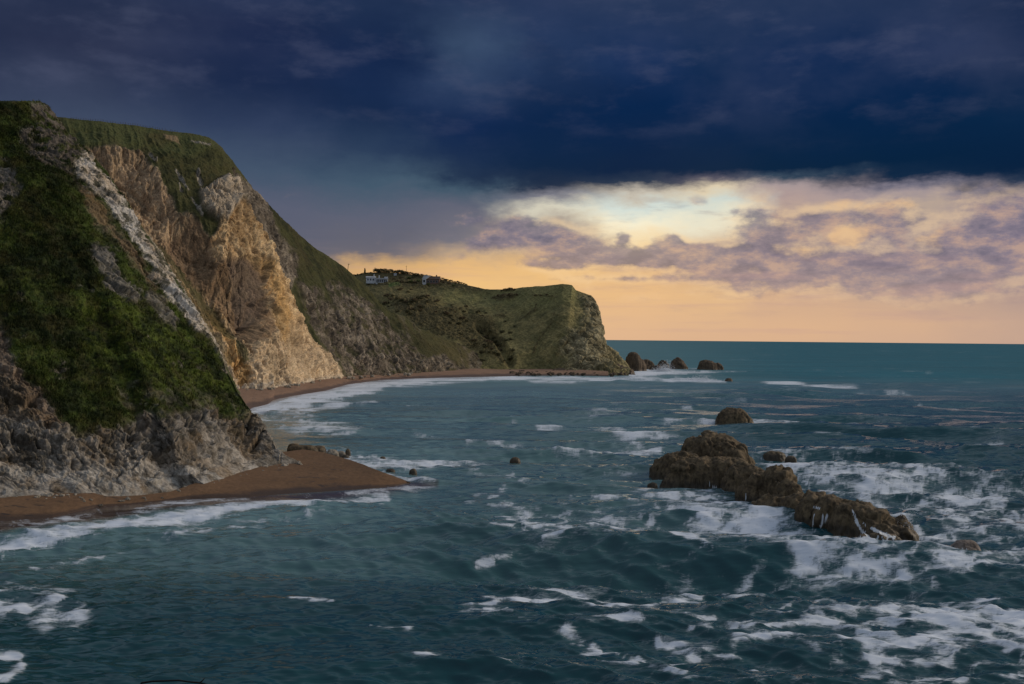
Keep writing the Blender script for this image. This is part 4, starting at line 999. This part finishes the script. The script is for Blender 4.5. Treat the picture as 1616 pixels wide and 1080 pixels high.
lumps_rock('sea_rock', [(972, 589, 7, 12, 7, 0, 2.4), (985, 590, 5, 9, 6, 0, 2.4), (955, 590, 5, 12, 6, 0, 2.4), (925, 590, 4, 14, 6, 0, 2.4), (890, 590, 3.4, 16, 6, 0, 2.4)], M_rockf, .6, 'low rock ledge along the foot of the far headland', seed=9, rough=1.0, scl=7)
lumps_rock('sea_rock', [(1150, 603, 2.6, 3, 3, 0, 2.4)], M_rockf, .3, 'tiny dark rock awash beyond the domed rock', seed=10, rough=.5, scl=4)
lumps_rock('sea_rock', [(1222, 721, 1.3, 3.0, 2, 0, 2.4)], M_rock, .15, 'small flat dark rock in the foam behind the jagged ridge', seed=11, rough=.4, scl=3)
lumps_rock('sea_rock', [(1248, 725, .75, 1.4, 1, 0, 2.2)], M_rock, .12, 'tiniest dark rock in foam right of the small flat one', seed=12, rough=.3, scl=2)
lumps_rock('sea_rock', [(813, 729, .95, 1.3, 1, 0, 2.0)], M_rock, .1, 'small black rock alone in the middle of the bay', seed=13, rough=.35, scl=2)
lumps_rock('sea_rock', [(1031, 768, .8, .8, .7, 0, 2.0), (1028, 767, .5, .8, .6, 0, 2)], M_rock, .08, 'tiny black rock just left of the jagged ridge', seed=14, rough=.3, scl=2)
lumps_rock('sea_rock', [(1521, 883, 2.3, 2.3, 1.8, 0, 2.6), (1531, 880, 2.1, 1.6, 1.6, 0, 2.4), (1511, 883, 1.3, 1.4, 1.2, 0, 2.2)], M_wet, .08, 'rounded wet rock with water running off it, far right', seed=15, rough=.4, scl=2,
    streaks=[([(1512, 866), (1508, 880)], .9), ([(1519, 865), (1517, 882)], .8), ([(1526, 866), (1526, 882)], 1.0), ([(1533, 870), (1535, 880)], .8)])
# rocks beside the spit
lumps_rock('flat_rock', [(478, 716, 1.9, 4.2, 2.4, 0, 5), (464, 713, 1.9, 1.8, 1.5, 0, 4)], M_rock, .12, 'flat topped dark slab nearest the cliff toe', 'rocks beside the shingle spit', seed=20, rough=.3, scl=2.2)
lumps_rock('flat_rock', [(500, 715, 1.6, 2.5, 2, 0, 5)], M_rock, .12, 'flat dark slab right of the slab nearest the cliff toe', 'rocks beside the shingle spit', seed=21, rough=.3, scl=2.2)
lumps_rock('flat_rock', [(481, 720, .8, 2.9, 1.2, 0, 5)], M_rock, .12, 'low slab lying in front of the other flat slabs', 'rocks beside the shingle spit', seed=22, rough=.25, scl=2)
lumps_rock('boulder', [(524, 720, 1.5, 1.8, 1.5, 0, 2.4), (527, 717, 2.4, 1.0, 1, 0, 2.4)], M_pale, .1, 'jagged pale boulder with a peak in the foam by the spit', 'rocks beside the shingle spit', seed=23, rough=.35, scl=1.8)
lumps_rock('boulder', [(538, 719, 1.0, 1.3, 1, 0, 2.2)], M_pale, .1, 'small boulder right of the jagged pale one', 'rocks beside the shingle spit', seed=24, rough=.3, scl=1.5)
lumps_rock('boulder', [(549, 716, 1.1, .7, .7, 0, 2.2)], M_rock, .1, 'small dark boulder at the seaward end of the cluster', 'rocks beside the shingle spit', seed=25, rough=.25, scl=1.5)
lumps_rock('boulder', [(499, 733, 1.2, 2.0, 1.3, 0, 2.6), (510, 731, 1.3, 1.7, 1.2, 0, 2.6), (518, 728, 1.0, 1.2, 1, 0, 2.6)], M_pale, .1, 'grey broken boulder on the sand where the spit meets the foam', 'rocks beside the shingle spit', seed=26, rough=.35, scl=1.6)
lumps_rock('boulder', [(545, 722, .6, 1.0, .8, 0, 2.2)], M_rock, .1, 'low dark boulder in foam below the small ones', 'rocks beside the shingle spit', seed=27, rough=.25, scl=1.5)
lumps_rock('boulder', [(604, 726, .7, .8, .7, 0, 2.2)], M_rock, .1, 'lone dark boulder in the foam past the spit cluster', 'rocks beside the shingle spit', seed=28, rough=.25, scl=1.5)
lumps_rock('boulder', [(616, 744, .5, 1.1, .7, 0, 2.2)], M_rock, .1, 'dark wave washed boulder close to the spit edge', 'rocks beside the shingle spit', seed=29, rough=.25, scl=1.5)
lumps_rock('boulder', [(652, 747, .95, .9, .8, 0, 2.2)], M_rock, .1, 'brown boulder in the water off the spit tip', 'rocks beside the shingle spit', seed=30, rough=.25, scl=1.5)

# spray thrown up by breaking waves: a mist of droplets
M_spray = simple('spray_droplets', (.75, .78, .82), .9, 1, .05)
def spray(px, py, w, h, d, n, size, seed, label):
    r = np.random.default_rng(seed); c = G(np.array(float(px)), np.array(float(py)), 0.0)
    q = r.normal(size=(n, 3))*np.array([w, d, 1])*.42; zz = r.exponential(.38, n)*h; q[:, 2] = np.clip(zz, 0, h*1.6)*np.exp(-(q[:, 0]/w)**2*1.2)
    q[:, 0] += q[:, 2]*.35
    a = r.normal(size=(n, 3))*size; b = r.normal(size=(n, 3))*size
    o = mesh_from('spray', np.stack([q-a, q-b, q+a, q+b], 1).reshape(-1, 3), np.arange(4*n).reshape(n, 4), M_spray, False)
    o.location = c; tag(o, label, 'spray', kind='stuff')
spray(1421, 842, 2.6, 2.8, 1.6, 2600, .035, 1, 'white spray bursting over the low end of the ridge')
spray(1046, 586, 12, 7, 6, 2600, .16, 2, 'white spray bursting between the rocks off the headland')
spray(1103, 600, 14, 2.6, 5, 1500, .13, 3, 'white spray on the breaker off the headland')

# fallen boulders along the cliff feet
def boulder_mesh(name, r, seed, mat, sub=3):
    bm = bmesh.new(); bmesh.ops.create_icosphere(bm, subdivisions=sub, radius=1.0)
    v = np.array([p.co[:] for p in bm.verts])
    s = crag(v*1.3+seed*7.7, 1.0, 960+seed)[0]; f = fbm(v*.9+seed*3, 2, seed=970+seed)
    v = v*(1+s*.3+f*.3)[:, None]*np.array([1.0, .8, .7])*r
    for i, p in enumerate(bm.verts): p.co = v[i]
    me = bpy.data.meshes.new(name); bm.to_mesh(me); bm.free(); me.materials.append(mat)
    return me
B_me = [boulder_mesh('boulder', 1.0, i, M_pale) for i in range(6)]
B_me2 = [boulder_mesh('boulder', 1.0, i+9, M_rockf) for i in range(4)]
r3 = random.Random(3)
def put_boulder(w, s, me, label, group):
    o = bpy.data.objects.new('boulder', me); COL.objects.link(o)
    o.location = w; o.scale = (s, s, s*r3.uniform(.7, 1)); o.rotation_euler = (r3.uniform(-.3, .3), r3.uniform(-.3, .3), r3.uniform(0, 6.3))
    tag(o, label, 'boulder', group); return o
nb = [(0, 787), (50, 782), (117, 780), (167, 790), (213, 788), (263, 783), (290, 767), (323, 766), (350, 757), (383, 745), (413, 737), (443, 732), (478, 730)]
nbx = [p[0] for p in nb]; nby = [p[1] for p in nb]
sand_w = GRIDS['brown shingle spit below the nearest cliff'][2]; sand_p = proj(sand_w)
for i in range(46):
    x = r3.uniform(20, 475); y = float(np.interp(x, nbx, nby))+abs(r3.gauss(0, 4))
    k = int(np.argmin((sand_p[0]-x)**2+(sand_p[1]-y)**2))
    put_boulder(tuple(sand_w.reshape(-1, 3)[k]), r3.uniform(.14, .36)*(1 if r3.random() < .8 else 2), r3.choice(B_me), ('pale stone on the narrow sand strip under the nearest cliff' if x < 290 else 'pale stone on the wide sand spit beside the nearest cliff toe'), 'fallen stones below the nearest cliff')
for i in range(60):
    x = r3.uniform(380, 660); y = float(MIDY(np.array(x)))+r3.uniform(-1.5, 2.5)
    put_boulder(G(np.array(x), np.array(y), 3.0), r3.uniform(.5, 1.7), r3.choice(B_me), ('pale boulder on the shingle under the bright tan face' if x < 545 else 'pale boulder on the shingle under the grey face right of the tan one'), 'fallen boulders below the tan cliff')
for i in range(150):
    x = r3.uniform(805, 988); y = r3.uniform(583, 592)
    put_boulder(G(np.array(x), np.array(y), 1.5), r3.uniform(.8, 2.6), r3.choice(B_me2), ('brown boulder where the shingle ends left of the far headland' if x < 870 else 'brown boulder on the shore below the middle of the far headland' if x < 935 else 'brown boulder at the toe of the far headland by the sea rocks'), 'boulders under the far headland')

# ------------------------------------------------------------------ trees and bushes
M_leaf = simple('dark_foliage', (.11, .10, .045), .9, .6, .5)
M_leafb = simple('brown_foliage', (.15, .11, .06), .9, .6, .5)
M_leafg = simple('green_foliage', (.12, .15, .05), .9, .6, .5)
M_bark = simple('bark', (.055, .042, .03), .9, 3, .4)
def crown_mesh(name, w, h, seed, mat, lean=0.0, n=520, leaf=.38, z0=0.0):
    r = np.random.default_rng(seed)
    # clump centres
    nc = 16; th = r.uniform(0, 6.28, nc); ph = r.uniform(-.2, 1, nc); rad = r.uniform(.35, .95, nc)
    C = np.stack([np.cos(th)*rad*w*.42, np.sin(th)*rad*w*.42, h*(.32+ph*.42)], -1)
    C[:, 0] += lean*C[:, 2]
    k = r.integers(0, nc, n); c = C[k]+r.normal(size=(n, 3))*np.array([w, w, h*.7])*.09
    a = r.normal(size=(n, 3)); a /= np.linalg.norm(a, axis=1)[:, None]; b = np.cross(a, r.normal(size=(n, 3))); b /= np.linalg.norm(b, axis=1)[:, None]
    s = (leaf*r.uniform(.6, 1.5, n))[:, None]
    V = np.stack([c-a*s, c-b*s*.6, c+a*s, c+b*s*.6], 1).reshape(-1, 3); V[:, 2] += z0
    F_ = np.arange(4*n).reshape(n, 4)
    me_o = mesh_from(name, V, F_, mat, False); me = me_o.data; bpy.data.objects.remove(me_o)
    return me
def tube_mesh(name, paths, mat, sides=7):
    V = []; Fs = []
    for pts, rads in paths:
        base = len(V); pts = [Vector(p) for p in pts]
        for i, p in enumerate(pts):
            t = (pts[min(i+1, len(pts)-1)]-pts[max(i-1, 0)]).normalized()
            u = t.cross(Vector((.3, .9, .1))).normalized(); v = t.cross(u)
            for k in range(sides):
                a = 2*math.pi*k/sides; V.append(p+(u*math.cos(a)+v*math.sin(a))*rads[i])
        for i in range(len(pts)-1):
            for k in range(sides):
                a = base+i*sides+k; b_ = base+i*sides+(k+1) % sides
                Fs.append((a, b_, b_+sides, a+sides))
    o = mesh_from(name, [tuple(v) for v in V], Fs, mat, True); me = o.data; bpy.data.objects.remove(o); return me
def trunk_mesh(h, lean, seed, r=.22):
    q = random.Random(seed); paths = [([(0, 0, -1), (lean*h*.15, 0, h*.25), (lean*h*.4, 0, h*.55), (lean*h*.7, 0, h*.85)], [r*1.3, r, r*.7, r*.3])]
    for i in range(4):
        a = q.uniform(0, 6.28); z0 = h*q.uniform(.25, .5); L = h*q.uniform(.25, .4)
        x0 = lean*z0*.7
        paths.append(([(x0, 0, z0), (x0+math.cos(a)*L*.5, math.sin(a)*L*.5, z0+L*.4), (x0+math.cos(a)*L+lean*L*.5, math.sin(a)*L, z0+L*.7)], [r*.5, r*.35, r*.15]))
    return tube_mesh('trunk', paths, M_bark)
kinds = []
for i, (w, h, ln, mt) in enumerate([(7, 6.5, .45, M_leafb), (8, 5.5, .6, M_leaf), (6, 5, .3, M_leafb), (9, 6, .4, M_leaf)]):
    kinds.append((crown_mesh('crown', w, h, 50+i, mt, ln), trunk_mesh(h, ln, 60+i)))
bushes = [crown_mesh('bush', 5, 3.4, 70+i, mt, .2, 300, .34, -.6) for i, mt in enumerate([M_leaf, M_leafb, M_leafg, M_leaf])]
def tree(pos, kind, s, rz, label, group, name='tree'):
    t = empty(name, pos, rz); t.scale = (s, s, s)
    for nme, me in (('crown', kinds[kind][0]), ('trunk', kinds[kind][1])):
        c = bpy.data.objects.new(nme, me); COL.objects.link(c); c.parent = t
    tag(t, label, 'tree', group); return t
px_, py_, wd_ = GRIDS['far']
def skyline(x, back=0.0):
    row = GRIDS['far'][2][419]; sx, sy = proj(row); k = int(np.argmin(np.abs(sx-x))); return Vector(row[k])
def inset(v, s): return Vector((v.x, v.y, v.z-s))
tree(inset(skyline(596), .5), 1, 1.15, 3.3, 'tallest windswept tree on the skyline behind the long white house', None)
for i in range(44):
    x = 598+ (740-598)*(i/44.)+r3.uniform(-2, 2)
    s = lerp(.95, .45, i/44.)*r3.uniform(.75, 1.15)
    tree(inset(skyline(x), .6*s), r3.randrange(4), s, 3.14+r3.uniform(-.5, .5), 'windswept brown tree in the belt along the far ridge', 'trees along the far ridge')
# cypress
cy = empty('cypress_tree', inset(skyline(576), .5)); tag(cy, 'narrow dark upright tree on the skyline left of the long white house', 'tree')
n_ = 520; q_ = np.random.default_rng(9); zz = q_.uniform(0, 1, n_); rr = .9*np.sqrt(np.clip(1-zz, 0, 1))*q_.uniform(.4, 1, n_)+.1; th = q_.uniform(0, 6.28, n_)
c = np.stack([rr*np.cos(th), rr*np.sin(th), zz*6.2+.4], -1); a = q_.normal(size=(n_, 3))*.28; b_ = q_.normal(size=(n_, 3))*.28
mo = mesh_from('crown', np.stack([c-a, c-b_, c+a, c+b_], 1).reshape(-1, 3), np.arange(4*n_).reshape(n_, 4), M_leaf, False, parent=cy)
tr_ = bpy.data.objects.new('trunk', trunk_mesh(5, 0, 3, .15)); COL.objects.link(tr_); tr_.parent = cy
def bush(x, y, s, k, label, group, w=None):
    w = w or on_grid('far', x, y)
    o = bpy.data.objects.new('bush', bushes[k]); COL.objects.link(o); o.location = w; o.scale = (s, s, s*.9); o.rotation_euler = (0, 0, r3.uniform(0, 6.3))
    tag(o, label, 'bush', group)
for i in range(10): bush(556+i*3.2, 0, r3.uniform(.5, .9), r3.randrange(4), 'low bush on the skyline beside the narrow upright tree', 'bushes left of the long white house', inset(skyline(556+i*3.2), .3))
for x, y, s in ((640, 447, 1.2), (634, 446, 1.1), (627, 445, 1.1), (648, 446, 1.3), (655, 447, 1.1), (622, 441, .9), (660, 444, 1.0), (645, 440, 1.2), (652, 438, 1.1), (632, 439, 1.0), (590, 446, .9), (584, 448, .9), (596, 448, .8), (700, 447, 1), (708, 449, 1), (716, 452, 1), (694, 450, .9), (676, 450, .9), (684, 451, .8)):
    bush(x, y, s, r3.randrange(3), 'rounded garden bush near the far houses', 'garden bushes round the far houses')
for i in range(110):
    x, y = r3.choice([(r3.gauss(660, 36), r3.gauss(478, 12)), (r3.gauss(735, 42), r3.gauss(505, 16)), (r3.gauss(780, 25), r3.gauss(545, 16)), (r3.gauss(640, 20), r3.gauss(475, 6))])
    if x < 575 or y < 455 or x > 820 or y > 578: continue
    bush(x, y, r3.uniform(.6, 1.5), r3.choice([0, 1, 3, 0]), ('dark scrub bush on the upper far hill below the houses' if y < 482 else 'dark scrub bush halfway down the hollow of the far hill' if y < 522 else 'dark scrub bush low in the hollow just above the far beach'), 'scrub bushes on the far hill')
for x, y, s in ((797, 459, 1.1), (803, 458, 1.3), (810, 459, 1.2), (806, 457, 1.0), (792, 460, .8), (863, 466, .7), (766, 472, .5), (786, 467, .8), (795, 468, 1.0), (804, 467, 1.0), (815, 466, .9), (845, 467, .7), (853, 467, .7)):
    bush(x, y, s, 1, 'brown bush on the pale turf near the far headland top', 'bushes on the far headland')

# ------------------------------------------------------------------ houses on the far hill
M_white = simple('white_render', (.62, .63, .64), .8, .5, .12)
M_roofw = simple('pale_slate', (.42, .44, .47), .7, 1.0, .2)
M_win = simple('window_glass', (.03, .035, .045), .15, 1, .2, .5)
M_brick = simple('brown_brick', (.20, .12, .085), .85, 2, .3)
M_tile = simple('brown_tile', (.12, .085, .07), .85, 2, .3)
M_wood = simple('weathered_wood', (.07, .055, .04), .9, 4, .4)
def box_obj(name, x0, x1, y0, y1, z0, z1, mat, parent, bev=0.0):
    bm = bmesh.new(); bmesh.ops.create_cube(bm, size=1)
    for v in bm.verts: v.co = Vector(((x0+x1)/2+v.co.x*(x1-x0), (y0+y1)/2+v.co.y*(y1-y0), (z0+z1)/2+v.co.z*(z1-z0)))
    if bev: bmesh.ops.bevel(bm, geom=bm.edges[:], offset=bev, segments=1, affect='EDGES')
    me = bpy.data.meshes.new(name); bm.to_mesh(me); bm.free(); me.materials.append(mat)
    o = bpy.data.objects.new(name, me); COL.objects.link(o); o.parent = parent; return o
def gable(name, x0, x1, y0, y1, z0, z1, mat, parent, over=.4):
    """gable roof, ridge along x"""
    x0 -= over; x1 += over; y0 -= over; y1 += over; ym = (y0+y1)/2; t = .25
    V = [(x0, y0, z0), (x1, y0, z0), (x1, y1, z0), (x0, y1, z0), (x0, ym, z1), (x1, ym, z1), (x0, y0, z0-t), (x1, y0, z0-t), (x1, y1, z0-t), (x0, y1, z0-t)]
    me = bpy.data.meshes.new(name); me.from_pydata(V, [], [(0, 1, 5, 4), (2, 3, 4, 5), (0, 4, 3), (1, 2, 5), (0, 6, 7, 1), (1, 7, 8, 2), (2, 8, 9, 3), (3, 9, 6, 0), (6, 9, 8, 7)])
    me.materials.append(mat); o = bpy.data.objects.new(name, me); COL.objects.link(o); o.parent = parent; return o
def window(x0, x1, y, z0, z1, parent):
    f = box_obj('window', x0-.12, x1+.12, y-.10, y+.05, z0-.12, z1+.12, M_white, parent)
    box_obj('pane', x0, x1, y-.13, y-.102, z0, z1, M_win, f)
w = on_grid('far', 600, 446)
hs = empty('house', (w.x-1.5, w.y-3, w.z-.2), .10)
box_obj('wall', -3, 10.5, 0, 8, -2, 4.6, M_white, hs)
box_obj('wing_wall', -14, -3.02, 2, 8, -1, 5.6, M_white, hs)
box_obj('roof', -3.4, 10.9, -.4, 8.4, 4.62, 5.1, M_roofw, hs)
rf = gable('wing_roof', -14, -3.4, 2, 8, 5.85, 7.3, M_roofw, hs)
box_obj('upper_wall', 6.5, 10.4, 1.5, 7.5, 5.12, 6.8, M_white, hs)
for cx, cz in ((-5.2, 9.6), (.6, 8.4)):
    c_ = box_obj('chimney', cx-.6, cx+.6, 4.2, 5.4, 5.2 if cx > -3.3 else 6.2, cz, M_white, hs, .05)
for k in range(6): window(-2.2+k*2.05, -.9+k*2.05, -.0, .5, 3.2, hs)
for k in range(3): window(-12.6+k*3.0, -11.2+k*3.0, 2.0, 2.4, 4.4, hs)
for k in range(4): box_obj('porch_post', -2.6+k*4.2, -2.3+k*4.2, -1.7, -1.4, -1, 4.0, M_white, hs)
box_obj('porch_roof', -3.0, 10.6, -1.9, -.42, 4.05, 4.3, M_white, hs)
tag(hs, 'long low white house with two chimneys on the far hilltop', 'house')
w = on_grid('far', 681, 447)
h2 = empty('house', (w.x, w.y-3, w.z), -.12)
box_obj('wall', -6, 9, 0, 8, -2, 4.2, M_brick, h2)
gable('roof', -6, 9, 0, 8, 4.5, 7.9, M_tile, h2)
# white gable wing facing the sea
box_obj('gable_wall', -10, -5.9, -1.5, 5, -2, 4.6, M_white, h2)
me = bpy.data.meshes.new('gable_roof'); me.from_pydata([(-10.6, -1.9, 5.0), (-8, -1.9, 8.6), (-1.0, -1.2, 8.7), (-5.3, -1.9, 4.6), (-10.6, 5.4, 5.0), (-8, 5.4, 8.6), (-1.0, 5.4, 8.7), (-5.3, 5.4, 4.6)], [], [(0, 3, 2, 1), (0, 1, 5, 4), (1, 2, 6, 5), (2, 3, 7, 6), (4, 5, 6, 7), (0, 4, 7, 3)])
me.materials.append(M_white); g_ = bpy.data.objects.new('gable_roof', me); COL.objects.link(g_); g_.parent = h2
box_obj('chimney', 4.4, 5.6, 3.4, 4.6, 6.5, 9.4, M_brick, h2, .05)
for k in range(4): window(-4.6+k*3.3, -2.8+k*3.3, 0, .6, 3.0, h2)
window(-9, -7, -1.5, .8, 3.4, h2)
tag(h2, 'brown brick house with a white gable on the far hilltop', 'house')
w = on_grid('far', 624, 435)
h3 = empty('shed', (w.x, w.y, w.z-.4)); box_obj('wall', -1.6, 1.6, 0, 2.5, -1, 1.9, M_white, h3); gable('roof', -1.6, 1.6, 0, 2.5, 2.16, 2.9, M_roofw, h3, .2)
tag(h3, 'tiny white shed between the two far houses', 'shed')

# ------------------------------------------------------------------ poles and fence
def pole(w, h, lean, label):
    t = empty('utility_pole', w)
    p = bpy.data.objects.new('pole', tube_mesh('pole', [([(0, 0, -1.5), (lean*.5*h, 0, h*.5), (lean*h, 0, h)], [.22, .19, .15])], M_wood)); COL.objects.link(p); p.parent = t
    box_obj('crossarm', lean*h-.9, lean*h+.9, -.08, .08, h-.9, h-.7, M_wood, t)
    tag(t, label, 'pole')
pole(inset(skyline(641.5), 0), 9.0, 0.0, 'upright wooden pole above the trees between the two houses')
mp_ = GRIDS['mid'][2][619]; sx, sy = proj(mp_)
k = int(np.argmin(np.abs(sx-548.5))); pole(Vector(mp_[k]), 5.2, .18, 'leaning wooden pole where the tan cliff ridge meets the far hill')
fn = empty('fence', Vector(mp_[int(np.argmin(np.abs(sx-180)))])); tag(fn, 'post and wire fence along the top of the grassy cliff field', 'fence')
fo = fn.location
tops = []
post_me = None
for i in range(44):
    x = 112+i*3.9+r3.uniform(-.6, .6); k = int(np.argmin(np.abs(sx-x))); v = Vector(mp_[k])-fo
    if post_me is None: post_me = tube_mesh('post', [([(0, 0, -.6), (0, 0, 1.3)], [.11, .10])], M_wood, 5)
    p = bpy.data.objects.new('post', post_me); COL.objects.link(p); p.parent = fn; p.location = v; p.scale = (1, 1, r3.uniform(.8, 1.15))
    tops.append(v)
p = bpy.data.objects.new('wire', tube_mesh('wire', [([tuple(v+Vector((0, 0, h_))) for v in tops], [.015]*len(tops)) for h_ in (.55, 1.05)], M_wood, 3)); COL.objects.link(p); p.parent = fn

# ------------------------------------------------------------------ clifftop under the camera and the twig that pokes into view
gx, gy = np.meshgrid(np.linspace(-14, 14, 160), np.linspace(-16, 6, 160))
pp = np.stack([gx, gy, 0*gx], -1)
zz = 28.3-.2*fbm(pp/3, 3, seed=990)-np.where(gy > 1.5, (gy-1.5)**1.6*4.2, 0)-np.abs(gx)*.05
pp[..., 2] = zz+fbm(pp/1.1, 3, seed=992)*.12
gc = lerp(np.array([.03, .045, .012]), np.array([.07, .085, .025]), sst(fbm(pp/1.5, 3, seed=994), -.3, .3)[..., None])
o = mesh_from('ground', pp, grid_faces(160, 160), M_near, True, {'tint': gc.reshape(-1, 3), 'grass': np.ones(160*160)})
tag(o, 'grassy clifftop under the viewpoint', 'ground', kind='structure')
M_twig = simple('dark_twig', (.012, .010, .009), .9, 30, .3)
tw = empty('bare_twig', (0, 0, 0)); tag(tw, 'bare black twig poking up at the bottom edge left of centre', 'twig')
def TP(x, y, D=3.0): return P(np.array(float(x)), np.array(float(y)), np.array(D))
root = TP(160, 1190, 2.4)
st_ = [root, TP(190, 1125, 2.7), TP(212, 1090), TP(224, 1078), TP(240, 1075.5), TP(262, 1074.8), TP(282, 1074), TP(296, 1076), TP(312, 1077.5), TP(325, 1080), TP(338, 1086)]
tw.location = tuple(root)
def rel(l): return [tuple(np.array(v)-root) for v in l]
p = bpy.data.objects.new('stem', tube_mesh('stem', [(rel(st_), [.006, .005, .004, .0033, .0030, .0028, .0027, .0026, .0026, .0022, .001])], M_twig, 8)); COL.objects.link(p); p.parent = tw
p = bpy.data.objects.new('shoot', tube_mesh('shoot', [(rel([TP(315, 1078), TP(319, 1075), TP(323, 1070.5)]), [.0022, .0018, .0008])], M_twig, 8)); COL.objects.link(p); p.parent = tw
